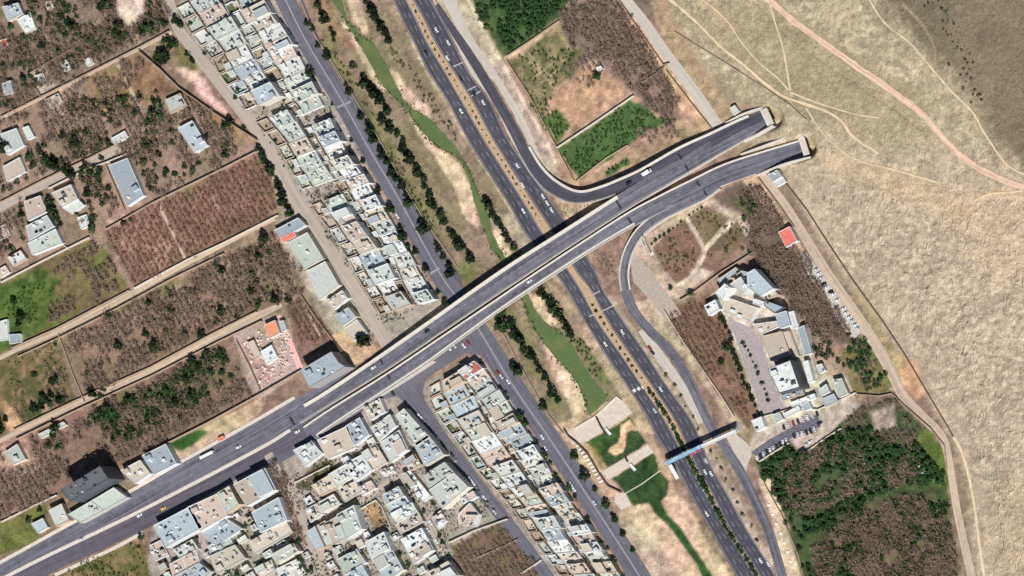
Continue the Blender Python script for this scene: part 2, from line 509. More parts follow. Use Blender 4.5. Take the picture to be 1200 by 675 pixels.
# gardens in the west
GB = (164, 130, 108); GP = (138, 112, 100)
paint([(-160, -120), (196, -120), (206, 34), (160, 58), (-160, 225)], (154, 133, 115), 4, 3, 1, (128, 108, 96))
paint([(136, -10), (166, -10), (170, 12), (150, 32), (138, 14)], (226, 206, 184), 6, 5)
paint([(50, -10), (66, -10), (72, 12), (58, 22)], (190, 168, 144), 8, 5, .7)
paint([(-160, 235), (160, 62), (206, 104), (300, 166), (300, 176), (120, 268), (-160, 420)], (164, 141, 120), 4, 3, 1, (136, 114, 98))
paint([(140, 78), (162, 62), (206, 104), (190, 114), (165, 124)], (136, 104, 86), 2, 1.5, 1, (150, 116, 92))
paint([(102, 92), (136, 78), (162, 122), (150, 140), (116, 134)], (138, 128, 86), 4, 3, 1, (156, 124, 96))
paint([(20, 55), (38, 42), (64, 66), (34, 84)], (150, 134, 106), 3, 2, .9)
paint([(36, 86), (52, 80), (64, 100), (50, 110), (38, 98)], (206, 196, 180), 4, 4, .9)
paint([(50, 112), (78, 98), (92, 130), (105, 165), (96, 170), (70, 130)], (184, 160, 136), 5, 4, .9)
paint([(204, 80), (214, 78), (230, 84), (250, 110), (266, 134), (250, 124), (230, 104)], (224, 188, 170), 5, 4)
paint([(206, 60), (216, 55), (236, 78), (226, 80), (210, 78)], (120, 116, 74), 5, 3, .9)
paint([(240, 125), (270, 140), (298, 164), (250, 150)], (164, 134, 96), 8, 5, .8)
paint([(122, 250), (140, 243), (150, 244), (143, 262), (126, 268)], (180, 150, 134), 4, 3)
paint([(128, 274), (184, 240), (217, 305), (160, 336)], GB, 2, 2, 1, (122, 94, 80))
paint([(188, 240), (257, 201), (312, 176), (328, 252), (220, 303)], GB, 2, 2, 1, (118, 90, 78))
paint([(-160, 420), (-20, 340), (104, 282), (124, 292), (150, 336), (64, 384), (-160, 490)], (128, 112, 80), 4, 4, 1, (104, 108, 64))
paint([(-160, 425), (0, 336), (50, 312), (70, 330), (50, 384), (0, 408), (-160, 485)], (70, 98, 44), 8, 8, .9, (94, 108, 58))
paint([(78, 394), (160, 354), (325, 270), (345, 340), (255, 386), (180, 427), (104, 468)], (162, 135, 114), 3, 3, 1, (132, 108, 90))
paint([(110, 360), (160, 345), (230, 318), (220, 332), (130, 376)], (110, 114, 70), 10, 7, .6)
paint([(-160, 490), (8, 418), (66, 396), (88, 468), (18, 504), (-160, 590)], (104, 104, 66), 3, 3, 1, (132, 108, 84))
paint([(5, 470), (18, 480), (26, 500), (12, 508), (4, 490)], (208, 166, 132), 4, 3, .9)
paint([(-160, 600), (16, 514), (98, 474), (180, 440), (262, 397), (285, 440), (300, 470), (192, 520), (64, 590), (-160, 700)], (154, 126, 108), 3, 3, 1, (124, 102, 86))
paint([(120, 490), (180, 450), (262, 405), (276, 440), (200, 480), (140, 500)], (86, 96, 58), 12, 8, .65)
paint([(275, 395), (300, 375), (330, 368), (356, 430), (345, 440), (306, 470), (290, 450)], (200, 180, 168), 3, 3, 1, (160, 136, 122))
paint([(284, 400), (298, 395), (322, 440), (308, 455)], (168, 136, 124), 5, 4, .8)
paint([(335, 358), (352, 346), (398, 398), (352, 428)], (142, 116, 100), 3, 2, 1, (122, 98, 86))
paint([(390, 392), (402, 388), (446, 408), (410, 432), (398, 414)], (204, 172, 142), 4, 3)
paint([(196, 520), (300, 470), (310, 474), (300, 490), (212, 540)], (190, 168, 138), 3, 2)
paint([(198, 520), (238, 500), (246, 508), (212, 530)], (56, 92, 44), 5, 3)
paint([(0, 612), (55, 590), (52, 612), (40, 640), (0, 650)], (110, 114, 64), 4, 3)
paint([(-10, 525), (30, 515), (45, 545), (30, 560), (0, 550)], (178, 150, 128), 5, 4)
_pr = random.Random(31)
_gar = [[(0, 5), (190, 0), (195, 30), (0, 128)], [(0, 155), (120, 105), (200, 112), (180, 225), (60, 285), (0, 320)], [(205, 112), (292, 168), (258, 194), (190, 225)], [(110, 470), (262, 402), (284, 440), (210, 500), (60, 570), (10, 560)], [(80, 398), (325, 275), (345, 338), (105, 464)], [(10, 424), (66, 400), (86, 468), (20, 500)], [(130, 275), (184, 242), (215, 303), (160, 334)], [(190, 240), (308, 180), (326, 250), (221, 302)]]
for _g in _gar:
    _n = 0
    while _n < 11:
        _x, _y = _pr.uniform(min(p[0] for p in _g), max(p[0] for p in _g)), _pr.uniform(min(p[1] for p in _g), max(p[1] for p in _g))
        if not inpoly(np.array([_x]), np.array([_y]), _g)[0]: continue
        _n += 1; _a, _b = _pr.uniform(6, 20), _pr.uniform(5, 13)
        _c = _pr.choice([(98, 106, 62), (112, 112, 70), (196, 168, 138), (186, 156, 126), (142, 104, 84), (176, 146, 118), (86, 98, 54)])
        paint([(_x+.86*_a*u+.5*_b*v, _y-.5*_a*u+.86*_b*v) for u, v in ((-.5, -.5), (.5, -.5), (.5, .5), (-.5, .5))], _c, 7, 5, _pr.uniform(.35, .75))
# park by the loop ramp, hospital grounds, wood
paint([(745, 285), (800, 248), (835, 232), (885, 215), (900, 235), (880, 280), (845, 312), (795, 350), (770, 350), (740, 320)], (192, 170, 148), 3, 2)
paint([(764, 290), (803, 256), (822, 292), (814, 318), (792, 334), (780, 318)], (140, 112, 92), 3, 2, 1, (122, 100, 80))
paint([(807, 255), (829, 241), (855, 256), (826, 288)], (138, 114, 92), 2, 1.5, 1, (120, 108, 80))
paint([(830, 292), (864, 256), (880, 280), (838, 318), (820, 315)], (140, 114, 94), 2, 1.5, 1, (120, 104, 80))
for p in ([(805, 256), (825, 293), (816, 318)], [(825, 293), (866, 254)], [(817, 320), (790, 337)], [(834, 237), (856, 252)], [(866, 258), (880, 284)]):
    trace(p, (216, 200, 176), 3.6, 1.5, .6)
paint([(811, 316), (824, 314), (828, 324), (816, 332), (808, 326)], (216, 200, 176), 3, 2)
paint([(835, 232), (880, 208), (890, 212), (935, 290), (1005, 395), (1000, 404), (958, 400), (905, 330), (872, 290), (884, 255), (866, 250)], (128, 108, 96), 5, 4, 1, (104, 90, 80))
paint([(858, 232), (880, 228), (890, 260), (878, 262)], (92, 98, 58), 8, 6, .7)
paint([(870, 210), (890, 205), (945, 300), (935, 300)], (206, 176, 146), 5, 2, .9)
paint([(740, 355), (775, 345), (790, 370), (850, 470), (880, 505), (862, 510), (840, 470), (790, 405), (750, 375)], (190, 170, 144), 4, 2)
paint([(778, 362), (830, 346), (850, 376), (862, 420), (886, 488), (878, 506), (842, 462), (800, 402)], (146, 118, 94), 4, 3, 1, (122, 96, 80))
paint([(834, 345), (870, 315), (910, 335), (950, 400), (985, 430), (1000, 460), (960, 485), (880, 520), (890, 490), (868, 420), (850, 375)], (196, 186, 168), 4, 2)
paint([(948, 365), (975, 395), (995, 440), (960, 440), (945, 400)], (160, 136, 112), 5, 3, .8)
paint([(985, 410), (1015, 392), (1045, 445), (1040, 462), (1000, 462)], (146, 130, 92), 5, 4, 1, (116, 112, 74))
paint([(876, 524), (958, 480), (1000, 462), (1008, 478), (995, 500), (965, 516), (938, 528), (924, 514), (888, 538)], (188, 172, 158), 3, 1)
paint([(888, 540), (924, 518), (938, 532), (966, 516), (1000, 482), (1045, 466), (1075, 492), (1108, 530), (1112, 590), (1124, 690), (945, 690), (925, 620), (890, 560)], (86, 92, 62), 4, 4, 1, (64, 82, 48))
paint([(960, 650), (1010, 600), (1070, 575), (1115, 600), (1124, 690), (970, 690)], (128, 108, 92), 20, 14, .9, (104, 98, 70))
paint([(1018, 482), (1046, 476), (1052, 500), (1026, 504)], (186, 170, 152), 8, 5, .9)
paint([(1070, 515), (1085, 500), (1108, 528), (1108, 580), (1085, 560)], (98, 114, 54), 8, 6, .8)
paint([(888, 560), (905, 560), (942, 690), (918, 690), (905, 610)], (214, 192, 162), 3, 2)
paint([(1055, 418), (1075, 425), (1085, 460), (1072, 468), (1052, 450)], (222, 172, 136), 8, 5, .7)
paint([(1000, 340), (1012, 340), (1060, 430), (1050, 440)], (186, 162, 122), 8, 4, .7)
mix = (sstep(.35, .65, N1)-.5)[..., None]*(1-wdz)
C *= 1+mix*np.array([-.09, .03, -.1])
C *= 1+((0.42+1.16*N2[..., None])*(0.62+0.76*N3[..., None])-1)*(1-.55*wdz)

gx, gy = (PX-600)*S, (337.5-PY)*S
V = np.stack([gx+(CX-gx)*ZG/H, gy+(CY-gy)*ZG/H, ZG], -1).reshape(-1, 3)
far = (np.abs(PX-600) > 1500) | (np.abs(PY-337) > 1500)
nx, ny = len(GX), len(GY)
idx = np.arange(nx*ny).reshape(ny, nx)
F = np.stack([idx[1:, :-1], idx[1:, 1:], idx[:-1, 1:], idx[:-1, :-1]], -1).reshape(-1, 4)
def ground_material():
    m = bpy.data.materials.new("ground_soil"); m.use_nodes = True
    nt = m.node_tree; b = nt.nodes["Principled BSDF"]
    b.inputs["Roughness"].default_value = 0.95; b.inputs["Specular IOR Level"].default_value = 0.1
    at = nt.nodes.new("ShaderNodeAttribute"); at.attribute_name = "soil"
    geo = nt.nodes.new("ShaderNodeNewGeometry")
    n = nt.nodes.new("ShaderNodeTexNoise"); n.inputs["Scale"].default_value = 0.8; n.inputs["Detail"].default_value = 6; n.inputs["Roughness"].default_value = 0.75
    nt.links.new(geo.outputs["Position"], n.inputs["Vector"])
    mr = nt.nodes.new("ShaderNodeMapRange")
    mr.inputs["From Min"].default_value = 0.28; mr.inputs["From Max"].default_value = 0.72
    mr.inputs["To Min"].default_value = 0.5; mr.inputs["To Max"].default_value = 1.5
    nt.links.new(n.outputs["Fac"], mr.inputs["Value"])
    vm = nt.nodes.new("ShaderNodeVectorMath"); vm.operation = 'SCALE'
    nt.links.new(at.outputs["Color"], vm.inputs[0]); nt.links.new(mr.outputs[0], vm.inputs["Scale"])
    nt.links.new(vm.outputs[0], b.inputs["Base Color"])
    w = nt.nodes.new("ShaderNodeTexNoise"); w.inputs["Scale"].default_value = 0.26; w.inputs["Detail"].default_value = 4; w.inputs["Roughness"].default_value = 0.62; w.inputs["Distortion"].default_value = 1.2
    w.noise_type = 'RIDGED_MULTIFRACTAL'; w.normalize = True
    mp = nt.nodes.new("ShaderNodeMapping"); mp.inputs["Rotation"].default_value = (0, 0, 0.6); mp.inputs["Scale"].default_value = (1.0, 0.62, 1.0)
    nt.links.new(geo.outputs["Position"], mp.inputs["Vector"]); nt.links.new(mp.outputs[0], w.inputs["Vector"])
    ht = nt.nodes.new("ShaderNodeMath"); ht.operation = 'MULTIPLY'
    nt.links.new(w.outputs["Fac"], ht.inputs[0]); nt.links.new(at.outputs["Alpha"], ht.inputs[1])
    h2 = nt.nodes.new("ShaderNodeMath"); h2.operation = 'MULTIPLY_ADD'
    nt.links.new(ht.outputs[0], h2.inputs[0]); h2.inputs[1].default_value = 2.0
    h3 = nt.nodes.new("ShaderNodeMath"); h3.operation = 'MULTIPLY'; h3.inputs[1].default_value = 0.5
    nt.links.new(n.outputs["Fac"], h3.inputs[0]); nt.links.new(h3.outputs[0], h2.inputs[2])
    bp = nt.nodes.new("ShaderNodeBump"); bp.inputs["Distance"].default_value = 1.0; bp.inputs["Strength"].default_value = 0.75
    nt.links.new(h2.outputs[0], bp.inputs["Height"]); nt.links.new(bp.outputs[0], b.inputs["Normal"])
    return m
gme = np_mesh("ground", V, F, ground_material())
ca = gme.attributes.new("soil", 'FLOAT_COLOR', 'POINT')
ca.data.foreach_set("color", np.concatenate([C.reshape(-1, 3), (sstep(2, 25, hd)*tracks_flat(PX, PY)*(.45+.55*sstep(120, 300, PY))).reshape(-1, 1)], 1).astype(np.float32).ravel())
ground = struct("ground", gme)

# ------------------------------------------------------------------ roads on the ground
def asphalt(name, c, streak=0.22, rough=0.85):
    m = bpy.data.materials.new(name); m.use_nodes = True
    nt = m.node_tree; b = nt.nodes["Principled BSDF"]
    b.inputs["Roughness"].default_value = rough; b.inputs["Specular IOR Level"].default_value = 0.15
    uv = nt.nodes.new("ShaderNodeUVMap")
    mp = nt.nodes.new("ShaderNodeMapping"); mp.inputs["Scale"].default_value = (0.012, 0.62, 1)
    nt.links.new(uv.outputs[0], mp.inputs["Vector"])
    n1 = nt.nodes.new("ShaderNodeTexNoise"); n1.inputs["Scale"].default_value = 1.0; n1.inputs["Detail"].default_value = 3
    nt.links.new(mp.outputs[0], n1.inputs["Vector"])
    geo = nt.nodes.new("ShaderNodeNewGeometry")
    n2 = nt.nodes.new("ShaderNodeTexNoise"); n2.inputs["Scale"].default_value = 0.18; n2.inputs["Detail"].default_value = 7; n2.inputs["Roughness"].default_value = 0.7
    nt.links.new(geo.outputs["Position"], n2.inputs["Vector"])
    a = nt.nodes.new("ShaderNodeMath"); a.operation = 'MULTIPLY_ADD'
    nt.links.new(n1.outputs["Fac"], a.inputs[0]); a.inputs[1].default_value = 1.6; nt.links.new(n2.outputs["Fac"], a.inputs[2])
    mr = nt.nodes.new("ShaderNodeMapRange")
    mr.inputs["From Min"].default_value = 0.9; mr.inputs["From Max"].default_value = 1.7
    mr.inputs["To Min"].default_value = 1-streak; mr.inputs["To Max"].default_value = 1+streak*1.4
    nt.links.new(a.outputs[0], mr.inputs["Value"])
    vm = nt.nodes.new("ShaderNodeVectorMath"); vm.operation = 'SCALE'
    vm.inputs[0].default_value = c[:3]
    nt.links.new(mr.outputs[0], vm.inputs["Scale"]); nt.links.new(vm.outputs[0], b.inputs["Base Color"])
    return m
A_HWY = asphalt("asphalt_dark", rgb(70, 69, 77), .34)
A_STR = asphalt("asphalt_street", rgb(94, 93, 101), .28)
A_STR2 = asphalt("asphalt_shoulder", rgb(86, 82, 90), .3)
A_OVR = asphalt("asphalt_worn", rgb(94, 93, 101), .5)
A_LANE = asphalt("dusty_lane", rgb(160, 149, 138), .14)
A_TAN = asphalt("packed_earth", rgb(174, 155, 136), .26)
A_GREY = asphalt("pale_paving", rgb(176, 168, 158), .15)
A_YARD = asphalt("yard_paving", rgb(152, 142, 142), .15)
M_MARK = mat("road_paint", rgb(214, 208, 204), .8, .2)
M_MARK2 = mat("worn_road_paint", rgb(140, 136, 142), .8, .3)
M_KERB = mat("kerb_concrete", rgb(196, 186, 174), .9, .2)

def strip(left, right, zf, n=None):
    """verts, quads, uvs of the surface between two photograph lines"""
    if n is None:
        n = max(3, int(np.linalg.norm(np.diff(np.array([p[:2] for p in left], float), axis=0), axis=1).sum()/5))
    Lp, Rp = resample(left, n), resample(right, n)
    vs, uv, u = [], [], 0
    for i in range(n):
        a = W(Lp[i][0], Lp[i][1], zf(Lp[i][0], Lp[i][1])); b = W(Rp[i][0], Rp[i][1], zf(Rp[i][0], Rp[i][1]))
        if i: u += math.dist(a, vs[-2])
        vs += [a, b]; uv += [(u, 0), (u, math.dist(a, b))]
    fs = [(2*i, 2*i+1, 2*i+3, 2*i+2) for i in range(n-1)]
    return vs, fs, uv

def flatfix(vs, fs):
    x = [vs[i] for i in fs[0]]
    s = sum(x[i][0]*x[(i+1) % 4][1]-x[(i+1) % 4][0]*x[i][1] for i in range(4))
    return fs if s > 0 else [tuple(reversed(f)) for f in fs]

def strip_mesh(name, left, right, zf, m, n=None):
    vs, fs, uv = strip(left, right, zf, n)
    fs = flatfix(vs, fs)
    me = new_mesh(name, vs, fs, m)
    ul = me.uv_layers.new(name="UVMap")
    for lp in me.loops:
        ul.data[lp.index].uv = uv[lp.vertex_index]
    return me

def sides(center, wd):
    """left and right lines of a centre line (x, y[, width])"""
    P = np.array([tuple(p[:2]) + ((p[2],) if len(p) > 2 else (wd,)) for p in center], float)
    Q = np.array(spline(P, 5))
    T = np.gradient(Q[:, :2], axis=0)
    T /= np.linalg.norm(T, axis=1)[:, None]+1e-9
    Nn = np.stack([T[:, 1], -T[:, 0]], 1)
    return Q[:, :2]+Nn*Q[:, 2:3]/2, Q[:, :2]-Nn*Q[:, 2:3]/2

def road(name, center, wd, m, z=0.05, label=None):
    l, r = sides(center, wd)
    me = strip_mesh(name, l, r, lambda x, y: z, m, len(l))
    return struct(name, me, label)

def road_edges(name, left, right, m, z=0.05, label=None):
    l, r = spline(left, 6), spline(right, 6)
    n = max(len(l), len(r))
    return struct(name, strip_mesh(name, l, r, lambda x, y: z, m, n), label)

def marking(parent, name, center, wd, z=0.1, m=None, dash=None):
    """painted line in one mesh; a child of its road"""
    Q = np.array(spline(center, 4))
    mb = MB()
    if dash:
        L = np.concatenate([[0], np.cumsum(np.linalg.norm(np.diff(Q[:, :2], axis=0), axis=1))])
        t = 0
        while t+dash[0] < L[-1]:
            seg = [(np.interp(q, L, Q[:, 0]), np.interp(q, L, Q[:, 1])) for q in (t, t+dash[0])]
            l, r = sides(seg, wd)
            vs, fs, _ = strip(l, r, lambda x, y: z, 2)
            mb.add(vs, flatfix(vs, fs)); t += dash[0]+dash[1]
    else:
        l, r = sides(center, wd)
        vs, fs, _ = strip(l, r, lambda x, y: z, len(l))
        mb.add(vs, flatfix(vs, fs))
    return mb.build(name, m or M_MARK, parent)

hw_l = [(438, -45), (461, 0), (472, 25), (485, 50), (502, 85), (524, 118), (549, 166), (596, 240), (613, 270), (643, 310), (664, 340), (684, 375), (712, 420), (733, 450), (759, 490), (768, 510), (791, 545), (809, 580), (832, 620), (854, 660), (874, 696)]
hw_lr = [(452, -45), (476, 0), (489, 25), (501, 50), (522, 85), (541, 118), (569, 166), (616, 240), (634, 270), (665, 315), (682, 342), (701, 377), (731, 420), (751, 450), (778, 490), (789, 510), (808, 545), (828, 580), (850, 620), (876, 660), (896, 696)]
hw_r = [(460, -45), (484, 0), (498, 25), (510, 50), (532, 85), (553, 118), (579, 166), (626, 240), (641, 262), (675, 318), (692, 340), (711, 375), (741, 420), (762, 450), (789, 490), (799, 510), (815, 545), (835, 580), (855, 620), (881, 660), (902, 696)]
hw_rr = [(482, -45), (505, 0), (519, 25), (532, 50), (549, 85), (574, 118), (597, 166), (649, 240), (664, 262), (698, 318), (707, 340), (730, 375), (761, 420), (780, 450), (809, 490), (819, 510), (833, 545), (853, 580), (875, 620), (900, 660), (920, 696)]
hwA = road_edges("highway", hw_l, hw_lr, A_HWY, 0.05)
hwB = road_edges("highway", hw_r, hw_rr, A_HWY, 0.05)
med = struct("highway_median", strip_mesh("highway_median", spline(hw_lr, 6), spline(hw_r, 6), lambda x, y: 0.16, mat("median_soil", rgb(172, 146, 118), .95, .4, .6, 1.6), 160))
def mid(a, b, t):
    n = max(len(a), len(b))
    A, B = resample(spline(a, 6), 60), resample(spline(b, 6), 60)
    return [tuple(p) for p in A*(1-t)+B*t]
for h, a, b in ((hwA, hw_l, hw_lr), (hwB, hw_r, hw_rr)):
    for t in (.35, .67):
        marking(h, "lane_line", mid(a, b, t), 0.5, 0.09, M_MARK2, (6, 11))
    marking(h, "edge_line", mid(a, b, .07), 0.6, 0.09, M_MARK2)
    marking(h, "edge_line", mid(a, b, .95), 0.6, 0.09, M_MARK2)
for h, a, b in ((hwB, (531, 78), (543, 73)), (hwB, (552, 113), (563, 107)), (hwA, (690, 371), (703, 366)), (hwB, (705, 365), (719, 358)), (hwB, (694, 346), (703, 341)), (hwB, (548, 106), (558, 101))):
    marking(h, "stop_line", [a, b], 1.2, 0.11, mat("faded_paint", rgb(172, 168, 170), .8, .3))
for k in range(3):
    marking(hwA, "crossing_block", [(742+5.2*k, 459-2.2*k), (744.6+5.2*k, 456.5-2.2*k)], 3.6, 0.11)
# pale strip and slip road east of the highway
struct("shoulder", strip_mesh("shoulder", spline([(506, -2), (532, 48), (551, 85), (577, 120), (600, 166), (622, 200)], 6), spline([(508, -2), (536, 48), (560, 85), (579, 106), (596, 140), (605, 166), (628, 206)][:6]+[(624, 204)], 6), lambda x, y: 0.06, A_GREY, 40))
slip = road("slip_road", [(512, 5, 5), (526, 28, 8), (546, 58, 10), (565, 88, 11), (585, 122, 11.5), (601, 150, 12), (614, 176, 12.5)], 12, A_HWY, 0.07)
struct("gravel_verge", strip_mesh("gravel_verge", spline([(515, -5), (540, 40), (572, 85), (600, 130), (628, 185)], 6), spline([(532, -5), (552, 40), (582, 85), (612, 135), (634, 185)], 6), lambda x, y: 0.04, A_GREY, 40))
_pe = asphalt("pink_earth", rgb(198, 168, 145), .3); _pd = asphalt("pale_earth", rgb(200, 177, 148), .35)
for _t, _w in TRACKS:
    _l, _r = sides(_t, _w)
    _l = _l+RNG.normal(size=_l.shape)*.1*min(_w, 5); _r = _r+RNG.normal(size=_r.shape)*.1*min(_w, 5)
    struct("dirt_track", strip_mesh("dirt_track", _l, _r, lambda x, y: zt(x, y)+.25, _pe if _w > 6 else _pd, len(_l)))
# streets
dirt = road("dirt_street", [(194, -20, 11), (199, 0, 11), (206, 28, 12), (219, 48, 13), (252, 91, 13), (300, 152, 14), (318, 178, 14), (338, 218, 15), (358, 252, 17), (383, 290, 18), (411, 333, 17), (433, 366, 15), (449, 396, 15), (456, 408, 14)], 13, A_LANE, 0.05)
riv = road("riverside_street", [(325, -20, 22), (337, 5, 22), (361, 52, 22), (402, 120, 22), (431, 172, 22), (464, 227, 23), (514, 318, 24), (536, 350, 24), (562, 390, 24), (600, 450, 24), (648, 520, 24), (701, 600, 24), (746, 670, 24), (760, 694, 24)], 22, A_STR, 0.05)
struct("parking_strip", strip_mesh("parking_strip", spline([(348, -5), (376, 52), (416, 120), (445, 172), (478, 227), (528, 318), (545, 350)], 6), spline([(353, -5), (372, 40), (394, 78), (420, 118), (449, 170), (500, 261), (540, 325)], 6)[:], lambda x, y: 0.04, A_STR2, 70))
marking(riv, "centre_line", [(326, -18), (337, 5), (361, 52), (402, 120), (431, 172), (464, 227), (514, 318), (536, 350), (562, 388), (600, 450), (648, 520), (701, 600), (746, 670), (760, 694)], 1.6, 0.1, M_MARK2)
for a, b in (((395, 126), (411, 119)), ((504, 321), (515, 314))):
    marking(riv, "speed_hump", [a, b], 2.6, 0.12, M_MARK2)
side = road("side_street", [(470, 452, 24), (482, 465, 22), (498, 486, 17), (522, 520, 15), (542, 545, 15), (559, 567, 15), (578, 592, 15), (597, 616, 15), (623, 650, 14), (648, 685, 14)], 15, A_STR, 0.07)
struct("asphalt_square", new_mesh("asphalt_square", [W(x, y, 0.055) for x, y in [(440, 470), (452, 452), (555, 378), (584, 402), (562, 416), (545, 414), (508, 438), (498, 446), (494, 468), (488, 472), (470, 462)]][::-1], [tuple(range(11))], A_STR))
road("alley", [(314, 532, 11), (333, 565, 9), (348, 593, 9), (360, 626, 9), (373, 656, 10), (382, 690, 11)], 9, A_LANE, 0.055)
road("alley", [(415, 590, 9), (446, 572, 8), (466, 561, 9), (476, 566, 9), (486, 583, 9), (501, 613, 10), (519, 646, 10), (536, 676, 10), (544, 690, 10)], 9, A_LANE, 0.055)
road("alley", [(318, 158, 10), (346, 139, 9), (378, 117, 9)], 9, A_LANE, 0.06)
road("frontage_street", [(424, 478, 8), (400, 494, 9), (370, 512, 9), (345, 528, 9), (312, 545, 10)], 9, A_STR, 0.06)
road("hill_road", [(718, -20, 13), (733, 0, 13), (756, 28, 13), (784, 68, 13), (814, 108, 13), (841, 148, 13)], 13, A_GREY, 0.06)
road("hill_road", [(893, 205, 10), (918, 238, 11), (940, 272, 11), (968, 318, 12), (1002, 368, 13), (1030, 410, 13), (1049, 445, 12), (1060, 466, 12), (1084, 491, 11), (1104, 512, 10), (1113, 545, 9), (1122, 600, 9), (1135, 660, 10), (1142, 690, 10)], 11, A_TAN, 0.05)
road("lane", [(-30, 258, 10), (0, 243, 10), (48, 218, 10), (101, 193, 9), (142, 173, 8)], 9, A_LANE, 0.05)
road("lane", [(-20, 430, 5), (13, 413, 5), (65, 390, 5.5), (113, 366, 6.5), (151, 346, 6.5), (219, 309, 5), (300, 268, 4), (322, 257, 4)], 6, A_TAN, 0.05)
road("lane", [(-20, 527, 5), (15, 509, 5.5), (86, 475, 5.5), (176, 435, 6), (252, 395, 8), (300, 371, 8), (330, 357, 5)], 6, A_TAN, 0.05)
road("footpath", [(0, 139, 3), (48, 115, 3.5), (96, 91, 4), (161, 58, 4.5), (201, 37, 6)], 4, A_TAN, 0.05)
road("footpath", [(138, 76, 3), (150, 99, 3), (164, 124, 4)], 3, A_TAN, 0.05)
road("footpath", [(186, 240, 4), (203, 274, 3), (218, 305, 3)], 3, A_TAN, 0.05)
road("footpath", [(354, 353, 2.5), (375, 393, 2.5)], 2.5, A_TAN, 0.05)
road("pink_path", [(326, 370, 5), (337, 395, 6), (352, 432, 7)], 6, mat("pink_paving", rgb(216, 168, 160), .9, .2), 0.05)
# boulevard from the west up to the overpass ramp
bl_n = [(-30, 676), (0, 660), (80, 616), (161, 572), (209, 544), (292, 499), (345, 468), (383, 449), (412, 430)]
bl_m = [(-30, 694), (20, 668), (48, 655), (161, 600), (300, 528), (345, 502), (384, 478), (410, 462)]
bl_s = [(30, 700), (60, 672), (126, 641), (174, 618), (277, 562), (310, 546), (345, 524), (384, 503), (428, 474)]
boul = road_edges("boulevard", bl_n, bl_m, A_OVR, 0.05)
boul2 = road_edges("boulevard", bl_m, bl_s, A_STR2, 0.05)
marking(boul, "median_strip", [(-20, 690), (48, 655), (161, 600.5), (300, 528), (340, 504)], 4, 0.17, M_KERB)
marking(boul, "pavement", [(-30, 674), (0, 659), (80, 615), (161, 571), (209, 543), (292, 497), (345, 466)], 4, 0.17, M_KERB)
marking(boul2, "pavement", [(64, 674), (128, 645), (168, 624)], 4, 0.17, M_KERB)
# yards
def patch(name, pts, m, z=0.06, label=None):
    q = ccw([W(x, y, z)[:2] for x, y in pts])
    me = new_mesh(name, [(x, y, z) for x, y in q], [tuple(range(len(q)))], m)
    ul = me.uv_layers.new(name="UVMap")
    for lp in me.loops:
        v = me.vertices[lp.vertex_index].co
        ul.data[lp.index].uv = (v.x*40, v.y)
    return struct(name, me, label)
patch("hospital_yard", [(853, 373), (866, 378), (883, 386), (893, 404), (900, 428), (906, 446), (914, 468), (922, 480), (904, 488), (893, 484), (886, 464), (872, 428), (864, 402)], A_YARD)
patch("car_park", [(880, 530), (900, 516), (925, 502), (958, 485), (962, 500), (930, 512), (888, 536)], A_STR, 0.07)
patch("car_park", [(938, 296), (946, 297), (966, 325), (990, 362), (1009, 390), (1000, 398), (986, 382), (966, 350), (944, 318)], A_GREY, 0.07)
patch("pavement_fork", [(849, 508), (862, 508), (876, 520), (882, 530), (876, 545), (874, 560), (868, 552), (860, 530)], A_GREY, 0.045)
patch("ramp_apron", [(738, 300), (748, 300), (770, 330), (788, 352), (800, 370), (780, 374), (756, 345), (742, 330)], A_LANE, 0.045)
patch("weir_apron", [(663, 507), (697, 488.5), (722, 466), (728, 468), (741, 484), (688, 517), (671, 521)], mat("weathered_concrete", rgb(192, 180, 166), .9, .25, .3, 1.5), 0.08)
patch("weir_apron", [(705, 553), (759, 521), (766, 530), (713, 562)], MATS["weathered_concrete"], 0.08)
patch("weir_apron", [(722, 577), (733, 578), (740, 592), (728, 598), (720, 588)], MATS["weathered_concrete"], 0.08)

# river
M_WATER = mat("river_water", rgb(86, 102, 64), .25, .12, .05, .4, spec=.4, bump=0.06, stain=(rgb(110, 116, 72), .06, .7))
rl = [(370, -40), (388, 0), (400, 17), (408, 32), (421, 52), (431, 70), (444, 94), (451, 104), (464, 117), (476, 129), (489, 147), (507, 168), (526, 180), (536, 184), (544, 199), (552, 221), (559, 247), (567, 272), (577, 292), (587, 307), (598, 328), (610, 348), (620, 374), (633, 396), (650, 419), (668, 437), (678, 454), (686, 472), (688, 486)]
rr = [(382, -40), (401, 0), (408, 23), (423, 41), (436, 49), (446, 64), (456, 82), (461, 94), (469, 108), (473, 117), (487, 129), (502, 138), (514, 150), (527, 164), (535, 174), (541, 184), (550, 199), (560, 224), (568, 241), (575, 258), (577, 272), (584, 288), (594, 304), (606, 325), (619, 345), (628, 364), (640, 378), (658, 390), (673, 408), (686, 431), (701, 451), (711, 464), (708, 472), (690, 487)]
_jl = [p+RNG.normal(size=2)*.55 for p in spline(rl, 4)]; _jr = [p+RNG.normal(size=2)*.55 for p in spline(rr, 4)]
struct("river", strip_mesh("river", _jl, _jr, lambda x, y: 0.05, M_WATER, 160))
